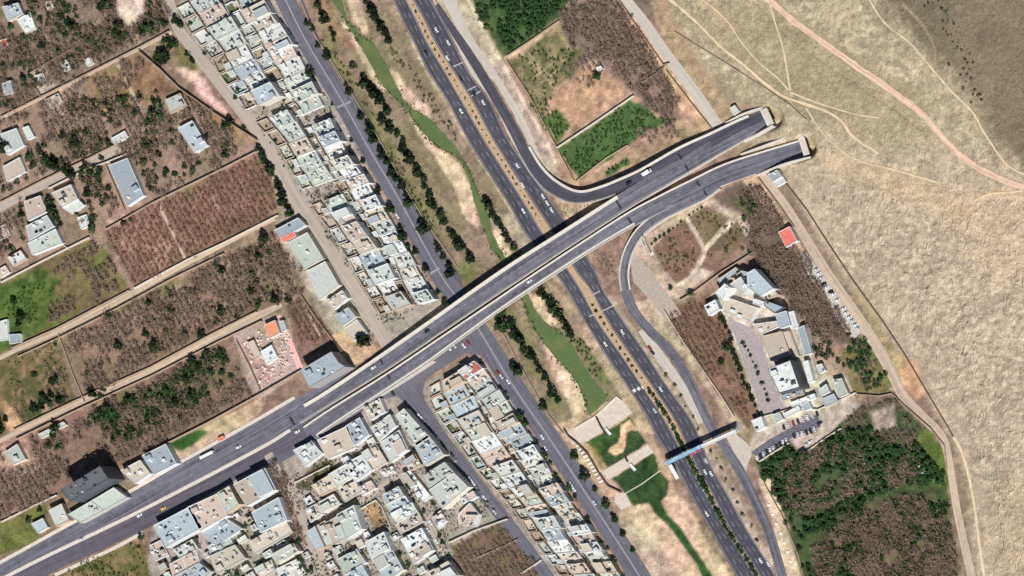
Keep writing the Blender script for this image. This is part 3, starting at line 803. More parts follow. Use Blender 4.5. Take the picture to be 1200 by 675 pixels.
# ------------------------------------------------------------------ overpass and ramps
M_CONC = mat("bridge_concrete", rgb(186, 178, 170), .9, .18, .25, 1.5)
M_CONC_L = mat("pale_concrete", rgb(196, 190, 180), .9, .15, .25, 1.5)
M_CONC_D = mat("grey_concrete", rgb(140, 136, 134), .9, .2, .3, 1.5)
M_DARK = mat("near_black", rgb(48, 46, 54), .8, .2)
def zdeck(x, y=0):
    return float(np.interp(x, [330, 382, 420, 460, 510, 560, 660, 730, 800, 860, 900, 960], [0.12, 0.5, 2.6, 5.4, 7.4, 8, 8, 7, 4.6, 2.0, 1.0, 1.0]))
def offs(line, d):
    Q = np.array(line, float)
    T = np.gradient(Q, axis=0); T /= np.linalg.norm(T, axis=1)[:, None]+1e-9
    return Q+np.stack([T[:, 1], -T[:, 0]], 1)*d
def solid(mb, left, right, ztop, zbot, n, org=None, ends=True, raw=False):
    """closed strip between two lines, from zbot to ztop"""
    Lp, Rp = (left, right) if raw else (resample(left, n), resample(right, n))
    vs = []
    for i in range(n):
        for (x, y) in (Lp[i][:2], Rp[i][:2]):
            a = W(x, y, ztop(x, y)); vs.append(a)
        for (x, y) in (Lp[i][:2], Rp[i][:2]):
            a = W(x, y, ztop(x, y)); vs.append((a[0], a[1], zbot(x, y)))
    fs = []
    for i in range(n-1):
        a, b = 4*i, 4*i+4
        fs += [(a, a+1, b+1, b), (a+2, b+2, b+3, a+3), (a, b, b+2, a+2), (a+1, a+3, b+3, b+1)]
    if ends:
        fs += [(0, 2, 3, 1), (4*n-4, 4*n-3, 4*n-1, 4*n-2)]
    t = fs[0]
    s = sum(vs[t[i]][0]*vs[t[(i+1) % 4]][1]-vs[t[(i+1) % 4]][0]*vs[t[i]][1] for i in range(4))
    if s < 0: fs = [tuple(reversed(f)) for f in fs]
    mb.add(vs, fs)

def piece(name, left, right, ztop, zbot, m, parent, n=60):
    mb = MB(); solid(mb, left, right, ztop, zbot, n)
    return mb.build(name, m, parent)

def elevated(root, left, right, zf, opens, walkL, walkR, rail=1.0, m=None, skipL=None, skipR=None):
    """roadway, body and side strips of one carriageway. left/right run the same way; walk = width of the pale side strip in px"""
    l, r = np.array(spline(left, 4)), np.array(spline(right, 4))
    n = max(len(l), len(r)); l, r = resample(l, n), resample(r, n)
    road_ = link("roadway", strip_mesh("roadway", l, r, zf, m or A_OVR, n), root)
    seg = [(0, n, False)]
    if opens:
        i0 = int(np.searchsorted(l[:, 0], opens[0])); i1 = int(np.searchsorted(l[:, 0], opens[1]))
        seg = [(0, i0+1, False), (i0, i1+1, True), (i1, n, False)]
    for a, b, op in seg:
        if b-a < 2: continue
        mb = MB()
        solid(mb, l[a:b], r[a:b], lambda x, y: zf(x, y)-0.06, (lambda x, y: zf(x, y)-1.4) if op else (lambda x, y: -0.4), b-a)
        mb.build("deck" if op else "embankment_wall", M_CONC, root)
    for line, wd, sgn, skip in ((l, walkL, 1, skipL), (r, walkR, -1, skipR)):
        if not wd: continue
        ln = line
        if skip is not None:
            ln = line[(line[:, 0] >= skip[0]) & (line[:, 0] <= skip[1])]
            if len(ln) < 3: continue
        cen = (l+r)/2
        o1 = offs(ln, wd)
        k = len(ln)//2
        c0 = cen[np.argmin(np.linalg.norm(cen-ln[k], axis=1))]
        if np.linalg.norm(o1[k]-c0) > np.linalg.norm(ln[k]-c0):
            o1 = offs(ln, -wd)
        o2 = ln+(o1-ln)*min(0.8, 0.55/wd)
        piece("kerb_strip", ln, o1, lambda x, y: zf(x, y)+0.22, lambda x, y: zf(x, y)-0.1, M_CONC_L, root, len(ln))
        piece("parapet", ln, o2, lambda x, y: zf(x, y)+rail, lambda x, y: zf(x, y)+0.2, M_CONC, root, len(ln))
    return road_

ov = empty("overpass", W(600, 330, 0), "long concrete overpass with twin decks crossing the highway and the green river", "overpass")
def child_world(root):
    """parts of this root were built in world coordinates: move the root's origin into them"""
    ox, oy, oz = root.location
    for c in root.children:
        if c.type == 'MESH':
            me = c.data
            co = np.empty(len(me.vertices)*3, np.float32); me.vertices.foreach_get("co", co)
            co = co.reshape(-1, 3)-np.array([ox, oy, oz], np.float32)
            me.vertices.foreach_set("co", co.ravel()); me.update()
nN = [(348, 478), (383, 457), (441, 418), (500, 377), (552, 340), (600, 307), (660, 269), (721, 230), (760, 206), (799, 185), (830, 166), (868, 147), (899, 131)]
nS = [(352, 496), (384, 476), (451, 434.5), (520, 388), (590, 340.5), (600, 334), (660, 294), (731, 248), (770, 224), (809, 201), (859, 172), (903, 147)]
sN = [(355, 500), (386, 479), (453, 437), (522, 390.5), (592, 343), (602, 336), (662, 296), (733, 250), (770, 230), (809, 210.5), (850, 191), (900, 175), (940, 163)]
sS = [(362, 519), (400, 493), (449, 461), (500, 427), (552, 389), (600, 355), (660, 315.5), (700, 290), (741, 266), (790, 241), (820, 228), (845, 218), (900, 198), (946, 181)]
elevated(ov, nN, nS, zdeck, (498, 742), 4.2, 1.6, 1.0, skipL=(352, 724))
elevated(ov, sN, sS, zdeck, (498, 742), 2.0, 3.6, 1.0, skipR=(372, 748))
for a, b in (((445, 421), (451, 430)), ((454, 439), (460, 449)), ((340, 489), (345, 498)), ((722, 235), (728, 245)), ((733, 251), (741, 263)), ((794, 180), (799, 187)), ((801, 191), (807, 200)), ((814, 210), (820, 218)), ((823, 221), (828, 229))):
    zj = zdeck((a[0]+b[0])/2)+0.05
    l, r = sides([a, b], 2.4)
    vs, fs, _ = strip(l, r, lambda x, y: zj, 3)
    mb = MB(); mb.add(vs, flatfix(vs, fs)); mb.build("dark_cross_strip", M_DARK, ov)  # dark strips laid across the deck lanes
for line, zoff in (([(a[0]*.55+b[0]*.45, a[1]*.55+b[1]*.45) for a, b in zip(resample(spline(nN, 4), 60)[8:52], resample(spline(nS, 4), 60)[8:52])], 0.03),
                   ([(a[0]*.5+b[0]*.5, a[1]*.5+b[1]*.5) for a, b in zip(resample(spline(sN, 4), 60)[8:52], resample(spline(sS, 4), 60)[8:52])], 0.03)):
    Q = np.array(line); mb = MB()
    for i in range(0, len(Q)-1):
        l, r = sides([tuple(Q[i]), tuple(Q[i]*.6+Q[i+1]*.4)], 0.5)
        vs, fs, _ = strip(l, r, lambda x, y: zdeck(x)+zoff, 2); mb.add(vs, flatfix(vs, fs))
    mb.build("lane_line", M_MARK2, ov)["kind"] = "stuff"
for x in (508, 548, 576, 604, 634, 662, 694, 722):
    for top, bot in ((nN, nS), (sN, sS)):
        yn = float(np.interp(x, [p[0] for p in top], [p[1] for p in top])); ys = float(np.interp(x, [p[0] for p in bot], [p[1] for p in bot]))
        for f in (.3, .72):
            w = W(x, yn*(1-f)+ys*f, zdeck(x)); mb = MB()
            mb.cyl(w[0], w[1], 0, 0.7, zdeck(x)-1.35, 10); mb.build("pier", M_CONC_D, ov)
child_world(ov)

sr = empty("slip_ramp", W(680, 228, 0), "curved ramp climbing from the highway slip road to the overpass", "ramp")
def zslip(x, y=0):
    return float(np.interp(x, [600, 616, 650, 690, 751, 830, 905], [0.1, 0.15, 1.6, 4.2, zdeck(751), zdeck(830), 1.0]))-0.04
elevated(sr, [(607, 180), (622, 205), (642, 226), (673, 238.5), (708, 233), (735, 222), (756, 213), (799, 190), (835, 172), (872, 152), (902, 139)], [(621, 171), (636, 195), (654, 212), (678, 223), (702, 218), (725, 209), (751, 197), (795, 172), (830, 156), (868, 138), (899, 127)],
         zslip, None, 1.6, 3.0, 0.9, A_HWY, skipL=(600, 724), skipR=(600, 880))
child_world(sr)
lr_ = empty("loop_ramp", W(745, 300, 0), "curved ramp dropping from the overpass around to the highway service road", "ramp")
def zloop(x, y=0):
    return float(np.interp(y, [225, 236, 262, 300, 335, 345], [zdeck(835)-.05, zdeck(806)-.05, 4.6, 1.3, 0.12, 0.1]))
loop_c = [(842, 219, 6), (822, 230, 10), (800, 240, 11), (772, 254, 12), (750, 272, 12), (736, 296, 12), (731, 320, 12), (733, 340, 12)]
ll, lrr = sides(loop_c, 12)
elevated(lr_, ll, lrr, zloop, None, 1.6, 1.6, 0.9, A_OVR, skipL=None, skipR=(600, 792))
child_world(lr_)
road("service_road", [(733, 338, 12), (736, 350, 12), (745, 368, 11), (761, 387, 11), (787, 414, 11), (808, 447, 11), (831, 496, 11), (848, 522, 11), (867, 552, 12), (885, 588, 12), (900, 622, 12), (911, 655, 11), (921, 692, 11)], 11, A_OVR, 0.075)
road("service_verge", [(752, 386, 10), (775, 420, 12), (800, 455, 10), (822, 496, 8)], 10, A_GREY, 0.046)

# tunnel mouths
M_ROOF_W = mat("white_render", rgb(226, 224, 216), .85, .1, .4, 1.5)
def portal(name, label, left, right, depth, zr=1.0, h=9.0, canopy=None):
    """left/right: the road's edge points at the mouth; the tunnel goes on by DEPTH (px vector)"""
    (lx, ly), (rx, ry) = left, right
    root = empty(name, W((lx+rx)/2, (ly+ry)/2, 0), label, "tunnel mouth")
    dx, dy = depth
    a, b = W(lx, ly, zr), W(rx, ry, zr)
    c, d = W(rx+dx, ry+dy, zr), W(lx+dx, ly+dy, zr)
    mb = MB()
    mid_ = ((a[0]+b[0])/2, (a[1]+b[1])/2)
    q = [a[:2], b[:2], c[:2], d[:2]]
    mb.prism(ccw(inset(ccw(q), -1.2)), h-1.0, h, True, True)
    mb.build("roof_slab", M_CONC, root)
    ux, uy = (d[0]-a[0]), (d[1]-a[1])
    for p, nm in ((a, "side_wall"), (b, "side_wall")):
        mb = MB()
        vx, vy = p[0]-mid_[0], p[1]-mid_[1]; l = math.hypot(vx, vy)
        vx, vy = vx/l, vy/l
        mb.prism(ccw([(p[0], p[1]), (p[0]+ux, p[1]+uy), (p[0]+ux+vx, p[1]+uy+vy), (p[0]+vx, p[1]+vy)]), -0.4, h-1.0, True)
        mb.build(nm, M_CONC, root)
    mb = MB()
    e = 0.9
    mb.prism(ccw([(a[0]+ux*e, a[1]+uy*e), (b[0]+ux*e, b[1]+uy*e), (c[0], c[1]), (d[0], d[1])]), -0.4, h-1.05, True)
    mb.build("dark_plug", M_DARK, root)  # near-black colour stands for the darkness inside the tunnel
    mb = MB()
    hx, hy = (b[0]-a[0])*.04, (b[1]-a[1])*.04
    mb.prism(ccw([(a[0]-ux*.06, a[1]-uy*.06), (b[0]-ux*.06, b[1]-uy*.06), (b[0]+ux*.06, b[1]+uy*.06), (a[0]+ux*.06, a[1]+uy*.06)]), h, h+0.8, True)
    mb.build("parapet", M_ROOF_W, root)
    child_world(root)
    return root
portal("tunnel_portal", "white stepped tunnel mouth where the upper deck enters the hill", (897, 131), (904, 146), (4.5, -2), h=6)
portal("tunnel_portal", "white-capped tunnel mouth where the lower deck enters the hill", (941, 163), (947, 181), (3.5, -1.1), h=6)
def retaining(name, pts, h0, h1, label, wd=2.0, m=None):
    l, r = sides(pts, wd)
    n = len(l)
    mb = MB()
    L = np.linspace(0, 1, n)
    P = {tuple(np.round(p, 3)): t for p, t in list(zip(l, L))+list(zip(r, L))}
    def zf(x, y):
        d = np.hypot(l[:, 0]-x, l[:, 1]-y)+np.hypot(r[:, 0]-x, r[:, 1]-y)
        return h0+(h1-h0)*L[int(np.argmin(d))]
    solid(mb, l, r, zf, lambda x, y: -0.4, n)
    o = mb.build(name, m or M_CONC_L)
    tag(o, label, "wall", "retaining walls at the tunnels")
    return o
retaining("retaining_wall", [(886, 206), (918, 192.5), (950, 184)], 1.4, 8.5, "tall retaining wall shading the lower tunnel road")
retaining("retaining_wall", [(868, 181), (900, 169), (926, 159)], 1.6, 7.0, "pale retaining wall between the two tunnel roads, beside the lower road")
retaining("retaining_wall", [(872, 166), (890, 156), (906, 147)], 1.6, 6.5, "short retaining wall below the upper tunnel road")
retaining("retaining_wall", [(850, 144), (872, 133), (893, 126)], 1.4, 6.0, "retaining wall along the upper edge of the upper tunnel road")
def post_block(px, py, sx, sy, h, label, m=None):
    mb = MB(W(px, py, 0)[:2]+(0,))
    w = W(px, py, h)
    mb.box(w[0], w[1], -0.2, sx, sy, h+.2, .5)
    o = mb.build("end_block", m or M_CONC_L, None, (mb.o[0], mb.o[1], 0))
    tag(o, label, "concrete block")
    return o

# footbridge over the highway
fb = empty("footbridge", W(822, 524, 0), "blue-roofed footbridge spanning the highway below the hospital", "footbridge")
M_BLUE = mat("blue_sheet", rgb(126, 164, 186), .6, .3, .4, 1.0, stain=(rgb(196, 204, 206), .25, .9)); M_STEEL = mat("pale_steel", rgb(206, 206, 206), .6, .1); M_RED = mat("red_banner", rgb(196, 70, 96), .7, .15)
zfb = lambda x, y: 6.0
c1 = [(779, 543.5), (822, 522.5)]; c2 = [(822, 522.5), (862, 504.5)]
for nm, c, wd, z0, z1, m in (("roof", c1, 3.8, 8.3, 8.6, M_BLUE), ("roof", c2, 2.8, 8.3, 8.6, M_STEEL), ("walkway", c1, 4.6, 5.6, 6.0, M_CONC_D), ("walkway", c2, 4.0, 5.6, 6.0, M_CONC_D)):
    l, r = sides(c, wd); piece(nm, l, r, lambda x, y, z=z1: z, lambda x, y, z=z0: z, m, fb, len(l))
for c, sg in ((c1, 1), (c1, -1), (c2, 1), (c2, -1)):
    ln = offs(np.array(spline(c, 5)), sg*2.0); l, r = sides([tuple(p) for p in ln], .35)
    piece("railing", l, r, lambda x, y: 7.2, lambda x, y: 6.0, M_STEEL if c is c2 else M_BLUE, fb, len(l))
l, r = sides([(806, 531.8), (821, 524.5)], .5)
l = offs(np.array(l), -0.0)
piece("banner", np.array(l)+np.array([1.1, 2.4]), np.array(r)+np.array([1.1, 2.4]), lambda x, y: 8.2, lambda x, y: 6.4, M_RED, fb, len(l))
for x, y in ((782, 542), (810, 529), (833, 518), (858, 507)):
    w = W(x, y, 6); mb = MB(); mb.cyl(w[0], w[1], 0, .5, 5.6, 8); mb.build("pillar", M_STEEL, fb)
for k in range(9):
    t = k/9; x, y = 785+t*9, 545+t*16
    l, r = sides([(x, y), (x+1.0, y+1.8)], 4.5); z = 5.6*(1-t)
    piece("stair_step", l, r, lambda x, y, z=z: z+.15, lambda x, y, z=z: z-.3, M_STEEL, fb, 2)
for k in range(8):
    t = k/8; x, y = 862+t*3, 505+t*-9
    l, r = sides([(x, y), (x+.5, y-1.2)], 4.5); z = 5.6*(1-t)
    piece("stair_step", l, r, lambda x, y, z=z: z+.15, lambda x, y, z=z: z-.3, M_STEEL, fb, 2)
child_world(fb)
# ------------------------------------------------------------------ buildings
ROOF = {
 'w': ("white", [mat("roof_white", rgb(198, 201, 200), .9, .22, .35, 1.9, .12, stain=(rgb(186, 182, 170), .4, .7)), mat("roof_offwhite", rgb(184, 187, 183), .9, .24, .4, 1.9, .14, stain=(rgb(172, 166, 150), .4, .7))]),
 'g': ("grey-green", [mat("roof_greygreen", rgb(170, 177, 168), .9, .24, .35, 1.9, .14, stain=(rgb(148, 154, 146), .35, .7)), mat("roof_grey", rgb(174, 178, 173), .9, .24, .35, 1.9, .14, stain=(rgb(154, 154, 150), .35, .7))]),
 'b': ("blue-grey", [mat("roof_bluegrey", rgb(160, 170, 174), .9, .24, .35, 1.9, .14, stain=(rgb(138, 148, 156), .35, .7)), mat("roof_slate", rgb(148, 157, 163), .9, .24, .35, 1.9, .14, stain=(rgb(126, 134, 142), .35, .7))]),
 't': ("tan", [mat("roof_tan", rgb(182, 174, 160), .9, .24, .35, 1.9, .14, stain=(rgb(166, 148, 128), .35, .7)), mat("roof_sand", rgb(174, 164, 150), .9, .24, .35, 1.9, .14, stain=(rgb(158, 142, 124), .35, .7))]),
 'p': ("pinkish", [mat("roof_pink", rgb(182, 166, 154), .9, .24, .35, 1.9, .14, stain=(rgb(164, 138, 126), .35, .7))]),
 'r': ("brick-red", [mat("roof_red", rgb(168, 98, 84), .9, .16, .3, 1.6, .1)]),
 'c': ("coral-red", [mat("roof_coral", rgb(208, 112, 98), .8, .25, .3, 1.6, .05)]),
 'o': ("orange", [mat("roof_orange", rgb(208, 136, 104), .85, .25, .3, 1.6, .05)]),
 'd': ("charcoal", [mat("roof_charcoal", rgb(92, 94, 98), .9, .2, .3, 1.6, .05)]),
}
WALLS = [mat("wall_white", rgb(206, 208, 208), .9, .16, .3, 1.2, .06), mat("wall_cream", rgb(200, 195, 184), .9, .14, .3, 1.2, .08), mat("wall_brick", rgb(184, 166, 146), .9, .12, .3, 1.2, .1), mat("wall_grey", rgb(176, 174, 168), .9, .1, .3, 1.2, .08)]
M_DARKW = mat("wall_charcoal", rgb(74, 78, 86), .5, .15, .4, 1.2, spec=.4)
M_UNIT = mat("cooler_grey", rgb(150, 156, 158), .6, .1, objvar=.35)
M_UNITD = mat("cooler_dark", rgb(74, 78, 84), .6, .1, objvar=.3)
M_TANK = mat("tank_white", rgb(226, 228, 228), .5, .05, objvar=.1)
M_GLASS = mat("window_glass", rgb(46, 56, 66), .15, .1, spec=.5)
M_DUST = mat("yard_dust", rgb(150, 134, 116), .95, .35, .5, 2)
M_LAWN = mat("yard_green", rgb(92, 98, 66), .95, .4, .5, 2)
M_TARP = mat("blue_tarp", rgb(56, 92, 190), .6, .1)

def house(quad, h, code, label, group, name="house", wall=None, stair=True, units=(1, 5), seed=None, parapet=True, tarp=False, annexe=None, yard=None, split=None, cat="house", wide=0.32, upper=False):
    """flat-roofed building. quad: roof corners as they stand in the photograph; h: height of the parapet top"""
    rnd = random.Random(seed if seed is not None else hash((round(quad[0][0]), round(quad[0][1]))) & 0xffff)
    q = ccw([W(x, y, h)[:2] for x, y in quad])
    cx, cy = sum(p[0] for p in q)/len(q), sum(p[1] for p in q)/len(q)
    q = [(x-cx, y-cy) for x, y in q]
    root = empty(name, (cx, cy, 0), label, cat, group)
    rm = rnd.choice(ROOF[code][1]); wm = wall or rnd.choice([WALLS[0], WALLS[0], WALLS[0], WALLS[0], WALLS[1], WALLS[1], WALLS[2], WALLS[3]])
    zr = h-0.55
    mb = MB(); mb.prism(q, -0.3, zr-0.02, True); mb.build("wall", wm, root)
    qi = inset(q, wide)
    mb = MB(); mb.prism(qi, zr-0.02, zr+0.06, True); roof = mb.build("roof", rm, root)
    if parapet:
        mb = MB(); mb.ring(q, wide, zr-0.02, h); mb.build("parapet", wm, root)
    ang = math.atan2(q[1][1]-q[0][1], q[1][0]-q[0][0])
    A = abs(area(q)); q4 = q if len(q) == 4 else [q[0], q[1], q[len(q)//2], q[-1]]
    if split and len(q) == 4:
        for u in split:
            p1, p2 = bil(q4, u, .03), bil(q4, u, .97)
            mb = MB(); dx, dy = p2[0]-p1[0], p2[1]-p1[1]
            mb.box((p1[0]+p2[0])/2, (p1[1]+p2[1])/2, zr, math.hypot(dx, dy), .3, .5, math.atan2(dy, dx)); mb.build("roof_kerb", wm, roof)
    if stair and A > 45:
        u, v = rnd.choice([(.2, .24), (.8, .24), (.2, .76), (.8, .76), (.5, .75), (.5, .28)])
        c = bil(q4, u, v); k = math.sqrt(A)
        mb = MB(); sx, sy = min(4.6, .26*k), min(3.4, .22*k)
        mb.box(c[0], c[1], zr, sx, sy, 2.5, ang); mb.build("stair_head", wm, root)
        mb = MB(); mb.box(c[0], c[1], zr+2.5, sx+.3, sy+.3, .15, ang); mb.build("stair_roof", rm, root)
    if upper and A > 90:
        u0, v0 = rnd.choice([(0, 0), (.5, 0), (0, .5), (.45, .4)]); u1, v1 = rnd.choice([(.55, 1), (1, .55), (.6, .6)])
        u1, v1 = min(.97, u0+u1), min(.97, v0+v1); u0, v0 = max(.03, u0), max(.03, v0)
        uq = [bil(q4, u0, v0), bil(q4, u1, v0), bil(q4, u1, v1), bil(q4, u0, v1)]
        mb = MB(); mb.prism(uq, zr, zr+2.7, True); mb.build("upper_floor", wm, root)
        mb = MB(); mb.prism(inset(uq, .25), zr+2.7, zr+2.78, True); mb.build("upper_roof", rnd.choice(ROOF[rnd.choice('wgbt')][1]), root)
        mb = MB(); mb.ring(uq, .25, zr+2.69, zr+3.1); mb.build("upper_parapet", wm, root)
    for _ in range(rnd.randint(*units)):
        c = bil(q4, rnd.uniform(.12, .88), rnd.uniform(.12, .88)); mb = MB(); t = rnd.random()
        if t < .2:
            mb.cyl(c[0], c[1], zr, .65, 1.3, 8); mb.build("water_tank", M_TANK, root)
        elif t < .36:
            s_ = rnd.uniform(1.8, 3.4)
            mb.box(c[0], c[1], zr, s_, s_*.7, rnd.uniform(1.2, 2.3), ang); mb.build("roof_room", wm, root)
        elif t < .8:
            s_ = rnd.uniform(.9, 1.5)
            mb.box(c[0], c[1], zr, s_, s_, rnd.uniform(.7, 1.2), ang); mb.build("cooler", M_UNITD if rnd.random() < .55 else M_UNIT, root)
        else:
            s_ = rnd.uniform(1.6, 2.8)
            mb.box(c[0], c[1], zr, s_, s_*.8, .35, ang); mb.build("light_well_box", M_GLASS if rnd.random() < .7 else WALLS[2], root)  # low boxes for light wells; dark glass colour stands for the shade inside
    if tarp:
        c = bil(q4, .78, .3); mb = MB(); mb.box(c[0], c[1], zr+.05, 3.2, 4.8, .3, ang); mb.build("tarpaulin", M_TARP, root)
    if annexe:
        q2, h2, code2 = annexe
        qq = ccw([W(x, y, h2)[:2] for x, y in q2]); qq = [(x-cx, y-cy) for x, y in qq]
        mb = MB(); mb.prism(qq, -.3, h2-.4, True); mb.build("annexe_wall", wm, root)
        mb = MB(); mb.prism(inset(qq, .25), h2-.42, h2-.3, True); mb.build("annexe_roof", rnd.choice(ROOF[code2][1]), root)
        mb = MB(); mb.ring(qq, .25, h2-.41, h2); mb.build("annexe_parapet", wm, root)
    if yard:
        yq = ccw([W(x, y, 0)[:2] for x, y in yard]); yq = [(x-cx, y-cy) for x, y in yq]
        mb = MB(); mb.ring(yq, .3, -.2, 2.4); mb.build("yard_wall", rnd.choice([WALLS[1], WALLS[0], WALLS[2]]), root)
        mb = MB(); mb.add([(x, y, .07) for x, y in inset(yq, .35)], [tuple(range(len(yq)))])
        mb.build("yard_paving", rnd.choice([ROOF['t'][1][1], ROOF['g'][1][0], ROOF['w'][1][1], ROOF['g'][1][1], M_DUST, M_DUST, M_LAWN]), root)
    return root

COURT_TREES = []
STOREY = ["low", "two-storey", "tall"]
def row(outer, inner, spec, where, group, a=(0.0, 0.6), seed=1, yard_trees=.5, ends=""):
    """a terrace of lots between a street line (outer) and the block's spine (inner). spec: one character per lot, '*' leaves the lot as a court"""
    rnd = random.Random(seed)
    n = len(spec); O, I = spline(outer, 5), spline(inner, 5)
    cuts = [0.0]
    for i in range(n): cuts.append(cuts[-1]+rnd.uniform(.84, 1.16))
    cuts = [c/cuts[-1] for c in cuts]
    k = 0; total = sum(1 for s in spec if s not in '*|')
    for i, s in enumerate(spec):
        if s == '|': continue
        t0, t1 = cuts[i]+.0006, cuts[i+1]-.0006
        o0, o1, i0, i1 = along(O, t0), along(O, t1), along(I, t0), along(I, t1)
        def at(f, g):
            x0, y0 = o0[0]+(i0[0]-o0[0])*f, o0[1]+(i0[1]-o0[1])*f
            x1, y1 = o1[0]+(i1[0]-o1[0])*f, o1[1]+(i1[1]-o1[1])*f
            return (x0+(x1-x0)*g, y0+(y1-y0)*g)
        fa, fb = a[0]+rnd.uniform(-.03, .06), a[1]+rnd.uniform(-.07, .05)
        fa = max(fa, 0.02); fb = min(fb, .98)
        h = rnd.choice([3.4, 3.8, 4.4, 5.4, 6.4, 6.8, 7.2, 7.8, 10.2])
        yard = None; ann = None
        if a[0] < .2:   # house on the street, court behind
            cf = (fb+.03, .97)
        else:
            cf = (.03, fa-.03)
        if s == '*':
            for _ in range(3):
                p = at(rnd.uniform(.15, .85), rnd.uniform(.2, .8)); COURT_TREES.append((p[0], p[1], rnd.uniform(.9, 1.5), 1))
            continue
        k += 1
        if cf[1]-cf[0] > .12:
            yard = [at(cf[0], .03), at(cf[0], .97), at(cf[1], .97), at(cf[1], .03)]
            if rnd.random() < .6:
                g0 = rnd.choice([.04, .52]); m_ = cf[0]+(cf[1]-cf[0])*(.5 if a[0] < .2 else .45)
                r_ = (cf[0], m_) if a[0] < .2 else (m_, cf[1])
                ann = ([at(r_[0], g0), at(r_[0], g0+.42), at(r_[1], g0+.42), at(r_[1], g0)], rnd.choice([2.9, 3.2, 4.0]), rnd.choice('wwgbtg'))
            if rnd.random() < yard_trees:
                p = at(rnd.uniform(cf[0]+.05, cf[1]-.04), rnd.uniform(.2, .8)); COURT_TREES.append((p[0], p[1], rnd.uniform(.45, .85), 0))
        quad = [at(fa, .01), at(fa, .99), at(fb, .99), at(fb, .01)]
        st = "low" if h < 6 else ("tall" if h > 9 else "two-storey")
        lab = f"{st} house with {ROOF[s][0]} roof, {nth(k)} {where}"
        sp = None
        if rnd.random() < .35: sp = [rnd.choice([.35, .5, .62])]
        house(quad, h, s, lab, group, seed=rnd.randint(0, 99999), yard=yard, annexe=ann, units=(6, 13), split=sp, upper=rnd.random() < .3 and h < 8, tarp=(s == 'b' and where.startswith("from the top") and k == 17))

AW_O = [(207, 10), (216, 25), (229, 47), (247, 66), (255, 83), (266, 99), (279, 114), (291, 133), (305, 150), (324, 170), (339, 195), (352, 217), (369, 247), (386, 268), (399, 289), (412, 310), (420, 328), (432, 345), (447, 370)]
AW_I = [(250, -12), (262, 4), (275, 24), (288, 46), (300, 68), (312, 86), (324, 103), (337, 122), (352, 145), (367, 170), (380, 193), (397, 218), (414, 248), (430, 270), (446, 291), (458, 314), (470, 338), (484, 356)]
row(AW_O, AW_I, "gpggwbwb|ggpgg*gtptbgwg", "from the top beside the dirt street", "houses along the dirt street", a=(.36, .97), seed=3)
AE_O = [(303, -14), (317, 12), (331, 30), (346, 55), (360, 83), (373, 108), (381, 123), (392, 148), (399, 160), (411, 183), (426, 202), (440, 225), (446, 237), (455, 252), (465, 269), (472, 282), (481, 297), (489, 312), (502, 337), (511, 350)]
AE_I = [(264, 6), (276, 28), (289, 49), (301, 71), (318, 99), (330, 118), (341, 135), (353, 154), (367, 176), (381, 199), (397, 222), (412, 247), (421, 262), (430, 276), (440, 289), (448, 301), (457, 319), (470, 345), (478, 360)]
row(AE_O, AE_I, "bttwppwggg|gbwwwpwwtgwwgwwg", "from the top beside the riverside street", "houses along the riverside street above the overpass", a=(0.02, .66), seed=8)
CW_O = [(504, 454), (503, 468), (515, 490), (531, 511), (549, 536), (560, 552), (577, 569), (593, 587), (609, 606), (617, 619), (625, 632), (639, 650), (652, 668), (665, 686)]
CW_I = [(538, 434), (552, 455), (562, 478), (572, 495), (583, 512), (598, 533), (610, 549), (622, 567), (634, 583), (648, 602), (659, 620), (672, 640), (688, 660), (704, 684)]
row(CW_O, CW_I, "tbbwgwpwwwgtgbwtpg", "below the square along the side street", "houses in the wedge-shaped block, west side", a=(.34, .97), seed=21)
CE_O = [(557, 421), (566, 428), (577, 442), (586, 455), (601, 479), (618, 505), (632, 527), (646, 552), (656, 569), (672, 590), (682, 604), (693, 621), (706, 641), (721, 663), (733, 684)]
CE_I = [(529, 440), (541, 454), (550, 466), (560, 482), (571, 501), (588, 526), (605, 548), (620, 570), (632, 588), (648, 608), (658, 624), (671, 643), (688, 666), (700, 686)]
row(CE_O, CE_I, "rpwggtbbwwgwpbwtwpggtg", "below the square along the riverside street", "houses in the wedge-shaped block, riverside edge", a=(0.02, .72), seed=34)

